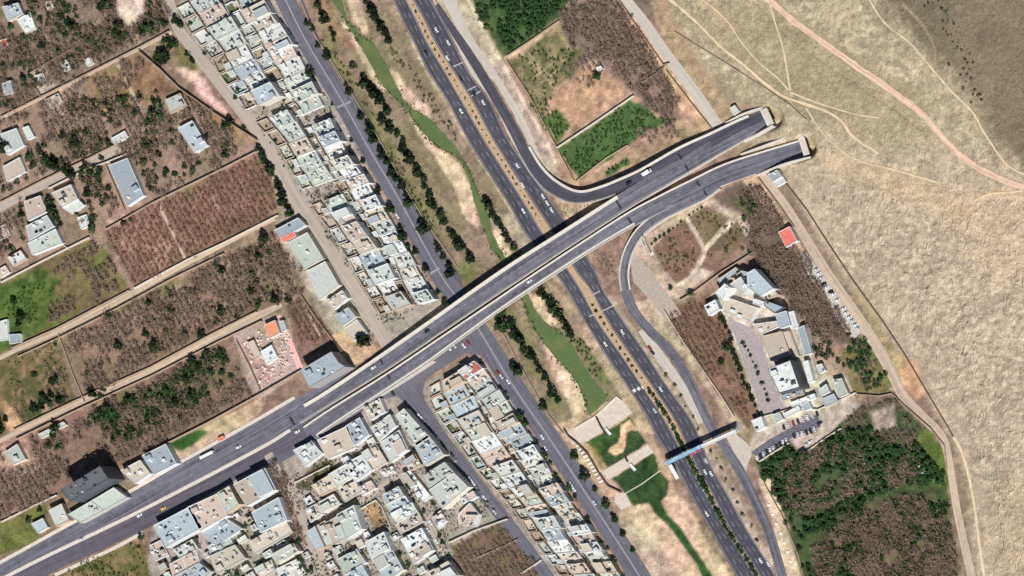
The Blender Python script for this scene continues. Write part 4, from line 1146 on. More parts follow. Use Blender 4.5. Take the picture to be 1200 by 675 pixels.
def B(quad, h, code, label, group=None, **kw):
    return house(quad, h, code, label, group, **kw)
GS = "houses south of the boulevard"
TAKEN = []
for q, h, c, l in (
  ([(345, 528), (364, 518), (376, 531), (358, 545)], 7.5, 'g', "square house with grey-green roof at the alley mouth beside the boulevard ramp"),
  ([(374, 516), (406, 501), (414, 524), (385, 536)], 8, 't', "broad house with tan roof in the middle of the ramp-side trio"),
  ([(406, 500), (421, 491), (431, 509), (415, 521)], 8, 'b', "house with blue-grey roof at the east end of the ramp-side trio"),
  ([(465, 489), (474, 481), (501, 511), (487, 520)], 10, 'g', "long tall block with grey-green roof at the corner of the asphalt square"),
  ([(486, 521), (501, 511), (518, 532), (498, 544)], 10, 'b', "tall block with blue-grey roof behind the corner block on the side street"),
  ([(497, 557), (520, 543), (531, 555), (505, 573)], 10, 'g', "tall block with cluttered grey-green roof, third along the side street"),
  ([(505, 574), (531, 556), (546, 571), (519, 594)], 11, 'g', "largest grey-green roof on the side street, with a bright white end wall"),
  ([(538, 603), (550, 591), (560, 603), (556, 616), (539, 614)], 6, 'p', "detached villa with pinkish roof in a walled corner garden"),
  ([(427, 478), (444, 468), (450, 482), (434, 491)], 8, 't', "corner house with tan roof and light-well where the ramp wall ends"),
  ([(436, 501), (456, 487), (462, 499), (445, 515)], 8, 'w', "white cluttered roof just below the tan corner house with the light-well"),
  ([(447, 519), (467, 506), (477, 527), (458, 540)], 7, 'w', "wide white roof with dark openings behind the long corner block"),
  ([(426, 531), (440, 522), (452, 541), (436, 550)], 5, 't', "plain tan roof between two white roofs near the ramp-side trio"),
  ([(474, 541), (486, 533), (492, 544), (480, 551)], 7, 'w', "small bright white roof at the bend of the inner alley"),
  ([(366, 569), (386, 557), (395, 571), (375, 580)], 7.5, 't', "tan roof on the south edge of the green vacant lot"),
  ([(386, 556), (406, 544), (415, 555), (396, 570)], 8, 'w', "white ribbed roof on the corner of the green vacant lot"),
  ([(407, 543), (424, 534), (434, 550), (416, 563)], 8, 'w', "white roof with dark boxes below the broad tan ramp-side house"),
  ([(396, 572), (416, 565), (421, 576), (404, 587)], 6, 't', "tan roof above the dark shaded lane of the middle block"),
  ([(374, 589), (390, 580), (397, 590), (380, 600)], 7, 'w', "small white roof above the dark shaded lane of the middle block"),
  ([(359, 597), (371, 591), (377, 602), (364, 611)], 5, 't', "small low tan roof where the shaded lane meets the tree-lined alley"),
  ([(420, 571), (434, 564), (439, 572), (425, 580)], 5, 'p', "small pinkish roof beside the inner alley's west end"),
  ([(361, 624), (380, 612), (390, 636), (372, 644)], 7, 'w', "white house framing a small court with a rusty roof hatch"),
  ([(382, 614), (397, 605), (407, 630), (391, 636)], 9, 't', "tan roof between the white court house and the grey-green block"),
  ([(396, 604), (414, 594), (422, 619), (407, 629)], 11, 'g', "tall block with grey-green roof beside the bare walled lot"),
  ([(396, 656), (417, 645), (427, 659), (405, 671)], 7, 'g', "streaked grey-green roof below the court with the big shrub"),
  ([(429, 636), (449, 625), (457, 645), (437, 656)], 9, 'g', "grey-green roof casting its shade on the bare walled lot"),
  ([(440, 657), (459, 646), (471, 667), (452, 680)], 8, 'b', "blue-grey roof south of the bare walled lot's grey-green neighbour"),
  ([(405, 674), (423, 663), (431, 676), (414, 686)], 8, 'b', "blue-grey roof cut by the photo's bottom edge near the streaked roof"),
  ([(449, 580), (466, 571), (472, 581), (453, 590)], 9, 'b', "stepped blue-grey roof at the inner corner of the bent alley"),
  ([(454, 591), (474, 582), (479, 590), (459, 600)], 8.5, 'b', "blue-grey roof second down from the bent alley's inner corner"),
  ([(460, 602), (482, 590), (487, 599), (466, 612)], 8, 'g', "grey-green roof third down from the bent alley's inner corner"),
  ([(464, 615), (489, 601), (494, 611), (470, 624)], 7, 't', "tan roof fourth down from the bent alley's inner corner"),
  ([(471, 632), (493, 620), (500, 632), (478, 645)], 8, 'w', "bright white roof fifth down from the bent alley's inner corner"),
  ([(479, 646), (501, 634), (507, 645), (486, 659)], 7, 't', "tan roof sixth down from the bent alley's inner corner"),
  ([(500, 672), (524, 659), (536, 674), (508, 686)], 9, 't', "tan roof below the black shadow at the bent alley's foot"),
  ([(473, 557), (481, 553), (503, 580), (495, 586)], 5, 'w', "narrow white strip of rooms along the bent alley"),
  ([(507, 607), (516, 599), (522, 610), (514, 619)], 4, 'p', "small pinkish outbuilding beside the walled corner garden"),
  ([(183, 616), (221, 596), (234, 618), (196, 639)], 10, 'b', "large blue-grey roof at the west end of the row facing the boulevard"),
  ([(222, 595), (253, 581), (264, 604), (235, 620)], 10, 'p', "pinkish-tan roof second along the row facing the boulevard"),
  ([(253, 580), (268, 571), (278, 590), (264, 601)], 9.5, 'g', "grey-green roof third along the row facing the boulevard"),
  ([(276, 568), (309, 551), (321, 574), (290, 591)], 9, 't', "broad tan roof fourth along the row facing the boulevard"),
  ([(297, 601), (325, 585), (334, 609), (306, 622)], 9, 'b', "blue-grey roof beside the tree-lined alley behind the broad tan roof"),
  ([(239, 624), (263, 609), (281, 620), (253, 639)], 6, 'b', "low blue-grey roof behind the pinkish-tan boulevard house"),
  ([(244, 640), (267, 629), (271, 637), (250, 650)], 5, 'g', "narrow grey-green roof between two blue-grey and tan roofs"),
  ([(247, 652), (274, 640), (285, 654), (255, 671)], 8, 't', "pale tan roof with a black shadow below it near the bottom edge"),
  ([(294, 635), (332, 611), (340, 624), (300, 647)], 7.5, 't', "long tan roof running to the tree-lined alley"),
  ([(320, 650), (342, 638), (348, 646), (326, 660)], 9, 'g', "narrow tall grey-green block shadowed on both sides by the alley trees"),
  ([(325, 667), (348, 656), (356, 671), (331, 684)], 7, 'w', "white roof by the alley trees at the bottom edge"),
  ([(300, 666), (317, 657), (322, 668), (306, 678)], 5, 't', "low tan roof left of the white one by the alley trees"),
  ([(203, 645), (224, 633), (231, 643), (211, 653)], 6, 'w', "low white roof behind the big blue-grey boulevard roof"),
  ([(200, 661), (228, 646), (232, 660), (204, 674)], 7, 'p', "pinkish cluttered roof, second behind the big blue-grey boulevard roof"),
  ([(206, 675), (232, 661), (245, 670), (225, 690)], 8, 'b', "blue-grey roof cut by the bottom edge behind the pinkish cluttered roof"),
  ([(176, 640), (188, 634), (196, 650), (182, 656)], 4, 'p', "low pinkish rooms beside the dusty verge at the row's west end"),
):
    qx, qy = sum(p[0] for p in q)/len(q), sum(p[1] for p in q)/len(q)
    q = [(qx+(x-qx)*1.13, qy+(y-qy)*1.13) for x, y in q]
    h = h*.86 if h > 8.6 else h*.72
    TAKEN.append(q)
    B(q, h, c, l, GS, units=(8, 15), split=[.5] if random.random() < .5 else None, upper=random.random() < .3 and h < 9)
GV = "villas among the western gardens"
for q, h, c, l, kw in (
  ([(127, 194), (149, 185), (168, 229), (149, 242)], 7, 'b', "large slate-grey flat roof with a white hatch among bare gardens", dict(units=(2, 3))),
  ([(60, 226), (83, 216), (91, 233), (73, 243)], 8, 't', "tan villa roof with dark vents beside the lane", dict(units=(5, 7), annexe=([(73, 244), (92, 234), (98, 240), (84, 251), (77, 250)][:4], 4, 'w'))),
  ([(28, 236), (47, 229), (55, 248), (33, 259)], 7, 'p', "pinkish villa roof on the lane, left of the tan villa", dict(units=(1, 2), stair=False)),
  ([(30, 265), (55, 252), (63, 265), (34, 282)], 7, 'g', "grey-green roof dotted with vents below the pinkish villa", dict(units=(6, 8), stair=False)),
  ([(32, 285), (65, 268), (73, 285), (38, 299)], 7, 'g', "lower of the paired grey-green dotted roofs", dict(units=(6, 8), stair=False)),
  ([(2, 8), (21, 3), (27, 16), (9, 25)], 7, 'b', "blue-grey villa roof in the top corner of the gardens", dict()),
  ([(19, 23), (35, 14), (42, 33), (30, 40)], 6, 'w', "white villa roof with a dark slot near the top corner", dict(units=(1, 3))),
  ([(193, 117), (211, 109), (219, 123), (199, 133)], 6, 'g', "small pale grey house alone beside the long dark garden wall", dict()),
  ([(208, 150), (225, 141), (243, 170), (228, 179)], 7, 'b', "long blue-grey house beneath the small pale grey one", dict()),
  ([(0, 157), (19, 150), (28, 170), (8, 182)], 6, 'g', "grey-green villa roof at the left edge with a dark tree on it", dict()),
  ([(3, 195), (23, 184), (30, 201), (8, 213)], 5, 't', "plain tan-grey roof below the left-edge villa", dict(units=(0, 1), stair=False)),
  ([(-6, 378), (8, 374), (9, 398), (-4, 400)], 4, 'w', "white shed roof at the left edge of the green field", dict(units=(0, 1), stair=False)),
  ([(10, 392), (24, 391), (25, 401), (11, 403)], 4, 'b', "small blue shed roof at the corner of the green field", dict(units=(0, 0), stair=False)),
  ([(5, 530), (20, 520), (30, 538), (15, 545)], 6, 'g', "small grey house in the lower garden with a pale yard", dict()),
  ([(44, 509), (74, 494), (78, 498), (48, 514)], 4, 'g', "long narrow grey shed under the garden lane", dict(units=(0, 1), stair=False)),
  ([(-4, 268), (6, 262), (12, 275), (0, 282)], 4, 'p', "small pinkish hut at the left edge near the dotted roofs", dict(units=(0, 1), stair=False)),
  ([(258, 178), (300, 170), (300, 172), (258, 180)][:0] or [(130, 162), (146, 153), (150, 160), (134, 170)], 4, 'w', "small pale hut beside the lane near the slate-grey roof", dict(units=(0, 1), stair=False)),
  ([(2, 98), (12, 94), (15, 108), (5, 112)], 6, 'b', "small blue-grey shed between bare trees at the left edge", dict(units=(0, 1), stair=False)),
  ([(40, 89), (50, 85), (54, 93), (44, 98)], 4, 'w', "white hut in the upper gardens' rubble yard", dict(units=(0, 2), stair=False)),
  ([(70, 73), (78, 69), (83, 80), (75, 84)], 4, 'w', "white hut right of the rubble yard", dict(units=(0, 2), stair=False)),
  ([(0, 47), (8, 45), (10, 55), (1, 57)], 4, 'c', "small red roof at the left edge of the upper gardens", dict(units=(0, 0), stair=False)),
  ([(26, 150), (33, 147), (40, 160), (32, 164)], 5, 'w', "narrow white hut beside the left-edge villa", dict(units=(0, 1), stair=False)),
  ([(52, 117), (68, 109), (73, 118), (58, 127)], 4, 't', "tan hut on the bare tan plot in the upper gardens", dict(units=(1, 2), stair=False)),
  ([(90, 255), (101, 251), (105, 264), (95, 269)], 4, 'w', "small white pool house below the tan villa", dict(units=(0, 1), stair=False)),
  ([(8, 302), (24, 293), (31, 303), (15, 312)], 5, 'w', "white house at the corner of the green field's white wall", dict(units=(2, 4), stair=False)),
  ([(-6, 318), (6, 311), (11, 319), (0, 326)], 4, 'p', "pinkish shed left of the white corner house", dict(units=(0, 1), stair=False)),
  ([(52, 2), (60, 0), (64, 10), (56, 14)], 4, 't', "tan hut near the photo's top edge in the gardens", dict(units=(0, 1), stair=False)),
  ([(98, 70), (106, 66), (110, 74), (102, 78)], 4, 'w', "tiny white hut above the footpath in the upper gardens", dict(units=(0, 1), stair=False)),
):
    B(q, h*.68, c, l, GV, name="villa", **kw)
GD = "sheds and houses west of the dirt street"
for q, h, c, l, kw in (
  ([(321, 270), (349, 255), (358, 264), (330, 279)], 5, 'b', "pale blue shed roof at the head of the dirt street", dict(units=(0, 1), stair=False)),
  ([(328, 279), (343, 271), (347, 277), (332, 285)], 5.6, 'c', "coral-red roof patch beside the pale blue shed", dict(units=(0, 0), stair=False, parapet=False)),
  ([(335, 285), (360, 272), (379, 303), (357, 315)], 6, 'g', "large plain grey-green shed roof west of the dirt street", dict(units=(1, 3), stair=False)),
  ([(358, 318), (381, 306), (397, 334), (374, 352)], 6, 'g', "second large grey-green shed roof west of the dirt street", dict(units=(0, 1), stair=False, split=[.5])),
  ([(381, 353), (401, 340), (407, 349), (391, 363)], 6, 't', "tan house roof below the second grey-green shed", dict()),
  ([(391, 370), (408, 360), (417, 371), (401, 383)], 7, 'b', "blue-grey house roof on the dirt street above the big dark tree", dict(units=(1, 2))),
  ([(403, 385), (418, 374), (430, 390), (414, 400)], 5, 't', "tan-grey roof shaded by the big dark tree", dict(units=(1, 2), stair=False)),
  ([(309, 381), (322, 375), (328, 390), (315, 397)], 5, 'o', "orange roof standing in the walled building yard", dict(units=(0, 0), stair=False)),
  ([(326, 377), (332, 375), (336, 386), (330, 389)], 3.5, 'b', "small turquoise roof next to the orange one", dict(units=(0, 0), stair=False)),
  ([(289, 402), (297, 398), (306, 416), (299, 421)], 3, 'p', "pink half-built wall block in the walled building yard", dict(units=(0, 2), stair=False)),
  ([(305, 412), (318, 404), (325, 418), (312, 428)], 3.5, 'w', "white half-built rooms in the walled building yard", dict(units=(1, 3), stair=False)),
):
    B(q, h, c, l, GD, **kw)
B([(351, 434), (388, 412), (397, 425), (405, 430), (362, 454)], 13.5, 'b', "four-storey block with grey roof beside the overpass ramp, throwing a black shadow", None, name="apartment_block", units=(6, 9), cat="building", wall=mat("wall_shadow_grey", rgb(150, 146, 146), .9, .1))
GB_ = "buildings along the boulevard's north side"
B([(71, 574), (117, 546), (127, 561), (82, 588)], 21, 'd', "charcoal tower, the tallest building on the boulevard", GB_, name="tower_block", wall=M_DARKW, units=(8, 12), cat="building")
B([(79, 603), (133, 571), (149, 583), (94, 613)], 6, 'g', "low podium in front of the charcoal tower", GB_, name="podium", units=(3, 6), cat="building", stair=False, split=[.5])
B([(56, 598), (72, 590), (81, 610), (65, 617)], 6, 'g', "small grey building left of the charcoal tower", GB_, name="shop_building", units=(1, 2), cat="building", stair=False)
B([(141, 551), (164, 539), (176, 555), (158, 567)], 6, 't', "tan-roofed building right of the charcoal tower", GB_, name="shop_building", units=(2, 4), cat="building")
B([(166, 534), (194, 520), (207, 543), (181, 556)], 7, 'b', "blue-grey building beside the small lawn on the boulevard", GB_, name="shop_building", units=(2, 4), cat="building")
B([(36, 614), (50, 607), (56, 618), (44, 625)], 4, 'b', "small bluish kiosk building at the boulevard's lawn", GB_, name="kiosk", units=(0, 0), cat="building", stair=False)
GH = "hospital buildings"
for q, h, c, l, kw in (
  ([(875, 320), (884, 315), (906, 338), (891, 347), (876, 337)], 12, 'b', "grey-white hospital wing at the complex's top corner", dict(units=(1, 3), stair=False, wall=WALLS[0])),
  ([(855, 333), (868, 324), (876, 337), (872, 345)], 12, 'w', "white hospital wing left of the grey-white one", dict(units=(1, 2), stair=False, wall=WALLS[0])),
  ([(838, 344), (849, 332), (855, 337), (847, 352)], 11, 'w', "white hospital wing at the complex's western tip", dict(units=(0, 1), stair=False, wall=WALLS[0])),
  ([(840, 328), (862, 313), (866, 317), (846, 334)], 5, 'b', "pale blue shed roof along the hospital's upper wall", dict(units=(0, 0), stair=False)),
  ([(825, 358), (838, 351), (843, 362), (830, 370)], 6, 'w', "small white pavilion at the hospital gate garden", dict(units=(0, 2), stair=False, wall=WALLS[0])),
  ([(850, 348), (888, 361), (880, 377), (846, 365)], 5, 't', "wide low tan roof in the hospital's centre", dict(units=(1, 3), stair=False)),
  ([(883, 350), (897, 354), (891, 359), (882, 356)], 7, 'w', "small bright white block on the hospital's tan roof edge", dict(units=(0, 0), stair=False, wall=WALLS[0])),
  ([(897, 352), (919, 360), (908, 367), (895, 358)], 8, 'b', "ice-blue roof trimmed with dark walls in the hospital", dict(units=(0, 1), stair=False, wall=M_DARKW)),
  ([(908, 368), (921, 364), (926, 381), (914, 385)], 6, 'b', "grey square roof right below the ice-blue roof", dict(units=(0, 1), stair=False)),
  ([(934, 385), (942, 381), (951, 414), (943, 416)], 5, 'b', "long narrow grey-blue roof on the hospital's east side", dict(units=(0, 1), stair=False)),
  ([(881, 380), (910, 376), (912, 383), (892, 392)], 5, 't', "stepped tan roof between the hospital's two big tan roofs", dict(units=(3, 5), stair=False)),
  ([(892, 394), (916, 388), (926, 416), (903, 423)], 6, 't', "big square tan hospital roof above the white block", dict(units=(2, 4), stair=False)),
  ([(918, 389), (925, 388), (936, 417), (929, 419)], 4, 'o', "ribbed terracotta terrace beside the big square tan roof", dict(units=(0, 0), stair=False, split=[.12, .24, .36, .48, .6, .72, .84])),
  ([(900, 432), (926, 422), (937, 454), (913, 461)], 16, 'w', "tall white hospital block with dark glass sides", dict(units=(8, 11), wall=M_DARKW)),
  ([(959, 457), (968, 450), (972, 459), (963, 464)], 5, 'w', "small white cube by the hospital's lower wall", dict(units=(0, 0), stair=False, wall=WALLS[0])),
  ([(963, 467), (977, 461), (982, 470), (967, 477)], 4, 'b', "low grey roof under the small white cube", dict(units=(0, 1), stair=False)),
  ([(975, 446), (986, 443), (994, 461), (983, 466)], 5, 'g', "grey-green roof at the hospital's lower east corner", dict(units=(1, 2), stair=False)),
  ([(917, 485), (936, 475), (938, 481), (920, 490)], 4, 'w', "long white gate building along the car park", dict(units=(0, 0), stair=False)),
  ([(938, 475), (946, 470), (951, 478), (943, 482)], 4, 'b', "small grey hut at the end of the white gate building", dict(units=(0, 0), stair=False)),
  ([(905, 486), (913, 483), (918, 491), (909, 496)], 4, 'g', "small green-grey hut left of the white gate building", dict(units=(0, 0), stair=False)),
  ([(880, 493), (892, 488), (896, 500), (886, 506)], 6, 'w', "white cube by the hospital hedge near the footbridge", dict(units=(0, 1), stair=False, wall=WALLS[0])),
  ([(941, 424), (947, 422), (953, 446), (947, 449)], 5, 'w', "narrow white annexe east of the tall hospital block", dict(units=(0, 2), stair=False, wall=WALLS[0])),
  ([(914, 464), (940, 456), (942, 462), (917, 470)], 4, 'b', "low blue-grey roof under the tall hospital block", dict(units=(1, 3), stair=False)),
  ([(925, 472), (954, 461), (956, 466), (928, 477)], 4, 'w', "long white roof just inside the hospital's lower wall", dict(units=(1, 3), stair=False)),
  ([(862, 322), (869, 317), (876, 319), (868, 325)], 8, 'b', "small blue-grey link roof at the hospital's top corner", dict(units=(0, 1), stair=False)),
  ([(890, 347), (906, 339), (912, 345), (898, 352)], 6, 't', "tan link roof between the hospital's upper wings", dict(units=(1, 3), stair=False)),
  ([(924, 366), (930, 364), (936, 383), (929, 385)], 5, 'w', "white strip roof right of the grey square roof", dict(units=(0, 1), stair=False)),
  ([(956, 428), (963, 426), (967, 434), (960, 438)], 4, 'w', "tiny white hut east of the tall hospital block", dict(units=(0, 1), stair=False)),
):
    B(q, h, c, l, GH, name="hospital_wing", cat="building", **kw)
B([(912, 272), (925, 265), (934, 282), (921, 290)], 5, 'c', "coral-red roof alone beside the hill road", None, name="red_roof_building", units=(0, 0), stair=False, cat="building")
B([(900, 205), (910, 199), (916, 207), (906, 213)], 5, 'b', "slate hut with a white yard below the lower tunnel mouth", None, name="hut", units=(0, 1), stair=False, cat="hut", annexe=([(904, 214), (917, 207), (921, 213), (910, 219)], 3, 'w'))
B([(855, 127), (861, 123), (866, 130), (859, 135)], 3.5, 'g', "small green-grey hut beside the upper tunnel road", None, name="hut", units=(0, 0), stair=False, cat="hut")
B([(698, 79), (704, 77), (706, 80), (700, 83)], 3, 'w', "tiny white pump hut in the tan garden clearing", None, name="hut", units=(0, 0), stair=False, cat="hut")
B([(1076, 546), (1080, 545), (1084, 553), (1079, 555)], 3, 'w', "tiny white hut inside the dark green wood", None, name="hut", units=(0, 0), stair=False, cat="hut")

# low rooms and courts that fill the plots between the southern houses
def infill():
    g = random.Random(77)
    block = [(182, 622), (300, 552), (330, 590), (356, 545), (425, 500), (470, 470), (500, 500), (590, 606), (528, 634), (545, 690), (180, 690)]
    roads_ = [[(314, 532), (333, 565), (348, 593), (360, 626), (373, 656), (382, 690)], [(415, 590), (446, 572), (466, 561), (476, 566), (486, 583), (501, 613), (519, 646), (544, 690)], [(424, 478), (345, 528), (312, 545)], [(482, 465), (522, 520), (578, 592), (623, 650)]]
    free = [[(365, 545), (385, 535), (400, 550), (375, 570), (345, 578), (345, 565)], [(422, 596), (441, 586), (458, 616), (440, 626)], [(525, 640), (595, 606), (645, 690), (535, 690)], [(185, 600), (300, 535), (310, 550), (190, 615)], [(525, 595), (575, 585), (590, 606), (530, 632)]]
    dirx, diry = (.86, -.51), (.52, .85)
    out = []
    for k in range(2600):
        x, y = g.uniform(185, 590), g.uniform(470, 684)
        w, d = g.uniform(6, 12), g.uniform(5, 9)
        q = [(x+dirx[0]*a*w/2+diry[0]*b*d/2, y+dirx[1]*a*w/2+diry[1]*b*d/2) for a, b in ((-1, -1), (1, -1), (1, 1), (-1, 1))]
        X = np.array([p[0] for p in q]+[x]+[(q[i][0]+q[i-1][0])/2 for i in range(4)]); Y = np.array([p[1] for p in q]+[y]+[(q[i][1]+q[i-1][1])/2 for i in range(4)])
        if not inpoly(X, Y, block).all() or any(inpoly(X, Y, f).any() for f in free): continue
        if any(segdist(X, Y, r).min() < 6.5 for r in roads_): continue
        hit = False
        for t in TAKEN:
            tx = [p[0]+6 for p in t]; ty = [p[1] for p in t]
            base = [(p[0]+5, p[1]+.5) for p in t]
            if inpoly(X, Y, t).any() or inpoly(X, Y, base).any() or inpoly(np.array([p[0] for p in t]), np.array([p[1] for p in t]), q).any(): hit = True; break
        if hit: continue
        TAKEN.append(q); out.append((x, q, g.choice([2.8, 3.2, 3.4, 4.2, 5.2]), g.choice('wwwtgpg')))
    out.sort(key=lambda r: r[0])
    for i, (x, q, h, c) in enumerate(out):
        house(q, h, c, f"low {ROOF[c][0]} outbuilding among southern houses, {nth(i+1)} from the photo's left edge", "outbuildings among the southern houses", name="outbuilding", stair=False, units=(0, 2), cat="outbuilding", seed=i, wide=.25)
infill()
# ------------------------------------------------------------------ garden walls and fences
M_MUD = mat("mud_wall", rgb(160, 140, 120), .95, .15, .4, 1.5); M_WW = mat("white_wall", rgb(196, 188, 174), .95, .1, .4, 1.5)
M_FEN = mat("dark_fence", rgb(110, 98, 86), .9, .15)
def straight(pts, wd):
    P = np.array([p[:2] for p in pts], float); Lq, Rq = [], []
    Dn = np.diff(P, axis=0); Dn /= np.linalg.norm(Dn, axis=1)[:, None]
    for i in range(len(P)):
        a, b = Dn[max(0, i-1)], Dn[min(i, len(Dn)-1)]
        t = a+b; t /= np.linalg.norm(t)+1e-9
        k = wd/2/max(.5, float(t@a)); nn = np.array([t[1], -t[0]])*k
        Lq.append(P[i]+nn); Rq.append(P[i]-nn)
    def dense(Q):
        o = []
        for i in range(len(P)-1):
            m = max(1, int(np.linalg.norm(P[i+1]-P[i])/6))
            o += [Q[i]+(Q[i+1]-Q[i])*j/m for j in range(m)]
        return np.array(o+[Q[-1]])
    return dense(Lq), dense(Rq)
def gwall(pts, h, label, m=None, wd=.8, name="garden_wall", group="garden walls", cat="wall"):
    l, r = straight(pts, wd)
    mb = MB(W(pts[0][0], pts[0][1], 0)[:2]+(0,))
    on_hill = max(zt(*p[:2]) for p in pts) > .3
    n = len(l)
    if on_hill:
        solid(mb, l, r, lambda x, y: zt(x, y)+h, lambda x, y: zt(x, y)-1.5, n, raw=True)
    else:
        solid(mb, l, r, lambda x, y: h, lambda x, y: -.2, n, raw=True)
    o = mb.build(name, m or M_MUD, None, (mb.o[0], mb.o[1], 0))
    return tag(o, label, cat, group)
for pts, h, m, l in (
  ([(161, 59), (186, 80), (209, 103), (250, 132), (300, 164)], 3.2, M_MUD, "long mud wall with a dark shadow slanting across the upper gardens"),
  ([(0, 137), (48, 113), (96, 89), (161, 56), (198, 36)], 2.2, M_MUD, "mud wall along the narrow footpath in the upper gardens"),
  ([(123, 269), (181, 236), (257, 199), (304, 175)], 2.6, M_MUD, "mud wall above the two reddish bare orchards"),
  ([(0, 331), (50, 305), (104, 278)], 2.4, M_WW, "white wall along the top of the green field"),
  ([(156, 338), (219, 304), (260, 285), (325, 252)], 2.2, M_WW, "pale wall below the two reddish bare orchards"),
  ([(13, 408), (65, 385), (113, 360), (151, 340)], 2.2, M_MUD, "mud wall on the upper side of the earth lane by the green field"),
  ([(20, 418), (68, 396), (116, 372), (154, 352), (200, 327), (262, 297)], 2.2, M_MUD, "mud wall on the lower side of the earth lane by the green field"),
  ([(15, 504), (86, 470), (176, 430), (248, 391), (300, 365)], 2.2, M_MUD, "mud wall on the upper side of the bright earth lane"),
  ([(18, 515), (90, 480), (178, 440), (254, 401), (306, 376)], 2.4, M_MUD, "mud wall on the lower side of the bright earth lane"),
  ([(196, 519), (245, 494), (300, 464), (352, 434)], 2.8, M_MUD, "tan wall behind the small boulevard lawn, up to the grey block"),
  ([(68, 392), (84, 436), (98, 470)], 2.0, M_MUD, "cross wall between the two earth lanes"),
  ([(0, 612), (40, 592), (66, 580)], 2.4, M_WW, "pale wall left of the charcoal tower"),
  ([(34, 86), (64, 68), (84, 57)], 2.6, M_MUD, "short mud wall above the rubble yard in the upper gardens"),
  ([(32, 85), (40, 102), (48, 114)], 2.2, M_MUD, "short mud wall left of the rubble yard"),
  ([(0, 237), (48, 212), (100, 187), (140, 167)], 2.2, M_MUD, "mud wall on the upper side of the villa lane"),
  ([(56, 221), (101, 198), (124, 190), (148, 180)], 2.4, M_WW, "white wall between the villa lane and the slate-grey roof"),
  ([(122, 190), (138, 228), (146, 246)], 2.2, M_MUD, "pinkish wall left of the slate-grey roof"),
  ([(63, 264), (75, 288), (80, 292)], 2.2, M_WW, "white wall right of the dotted grey-green roofs"),
  ([(276, 398), (290, 425), (304, 456)], 2.2, M_MUD, "left wall of the building yard with the orange roof"),
  ([(352, 346), (372, 376), (400, 412)], 2.4, M_MUD, "wall between the brown plot and the houses west of the dirt street"),
  ([(366, 301), (384, 333), (402, 357), (420, 376), (432, 390)], 2.4, M_MUD, "wall fronting the grey-green sheds on the dirt street"),
  ([(593, 66), (625, 45), (655, 24)], 2.0, M_MUD, "mud wall below the dense green grove by the highway"),
  ([(652, 173), (700, 141), (742, 112)], 2.4, M_WW, "straight white wall between the tan clearing and the crop plot"),
  ([(674, 213), (710, 185), (735, 170)], 1.8, M_MUD, "low wall along the crop plot's lower edge"),
  ([(593, 70), (620, 112), (648, 165), (672, 211)], 1.8, M_MUD, "low wall beside the pale track east of the slip road"),
  ([(718, -10), (749, 36), (777, 76), (783, 74), (768, 86), (752, 97)], 2.0, M_MUD, "mud wall beside the paved hill road, ending in a hook"),
  ([(780, 82), (806, 116), (833, 150)], 1.8, M_MUD, "mud wall continuing beside the lower paved hill road"),
  ([(888, 208), (912, 240), (930, 266)], 2.0, M_MUD, "mud wall between the bare grove and the hill road"),
  ([(796, 352), (812, 343), (846, 318), (890, 291)], 2.4, M_MUD, "wall above the hospital, below the little park"),
  ([(778, 364), (800, 400), (842, 460), (860, 488)], 2.0, M_WW, "pale wall between the service road and the brown hospital orchard"),
  ([(889, 541), (906, 530), (924, 519)], 2.0, M_WW, "white wall behind the parked row at the wood's corner"),
  ([(940, 532), (952, 524), (966, 514), (985, 502)], 2.0, M_WW, "white wall below the car park's earth bay"),
  ([(895, 488), (930, 478), (958, 480), (990, 466), (1002, 460)], 2.0, M_WW, "white wall between the hospital and its car park"),
  ([(1004, 462), (1030, 464), (1045, 461)], 1.8, M_MUD, "short mud wall above the wood near the hill road"),
  ([(1046, 462), (1060, 476), (1090, 502), (1106, 522), (1109, 550)], 1.8, M_MUD, "mud wall between the wood and the hill road"),
  ([(525, 636), (555, 622), (594, 608)], 2.6, M_WW, "white wall along the top of the brown field at the bottom edge"),
  ([(555, 655), (590, 640), (606, 632)], 1.6, M_MUD, "low wall crossing the brown field at the bottom edge"),
  ([(610, 672), (626, 662), (634, 656)], 2.0, M_WW, "short white wall by the side street at the bottom edge"),
  ([(344, 566), (368, 554), (386, 545)], 2.2, M_WW, "pinkish-white wall above the green vacant lot"),
  ([(421, 597), (440, 586), (447, 594), (457, 617)], 2.2, M_WW, "pale wall around the bare walled lot"),
  ([(895, 566), (915, 602), (935, 650), (942, 680)], 1.6, M_MUD, "low wall down the wood's western edge"),
):
    gwall(pts, h, l, m)
gwall([(920, 214), (945, 246), (972, 288), (1000, 330), (1032, 374), (1060, 416), (1086, 460), (1110, 500), (1116, 511)], 1.6, "long dark fence running down the hillside beside the hill road", M_FEN, .9, "hill_fence", None, "fence")
gwall([(790, 36), (815, 52), (845, 70), (870, 86), (900, 105), (925, 122), (945, 140)], .6, "thin dark fence crossing the hill above the tunnel mouths", M_FEN, .7, "hill_fence", None, "fence")
gwall([(352, 0), (368, 40), (393, 79), (418, 119), (449, 171), (474, 219), (500, 262), (520, 290), (538, 316)], 1.2, "low pale river wall beside the riverside street, above the overpass", M_MUD, .9, "river_wall", None, "wall")
gwall([(578, 372), (592, 396), (607, 425), (624, 455), (642, 486), (660, 508)], 1.2, "low pale river wall beside the riverside street, below the overpass", M_MUD, .9, "river_wall", None, "wall")
gwall([(660, 503), (666, 512), (675, 519), (688, 532), (702, 556), (712, 570), (727, 577)], 2.2, "dark curved retaining wall beside the weir lawns", mat("stone_wall", rgb(120, 104, 92), .95, .2), 1.2, "weir_wall", None, "wall")
gwall([(673, 502), (697, 488), (722, 465), (729, 470)], 1.0, "white kerb wall where the river ends at the weir", M_WW, 1.2, "weir_wall", None, "wall")
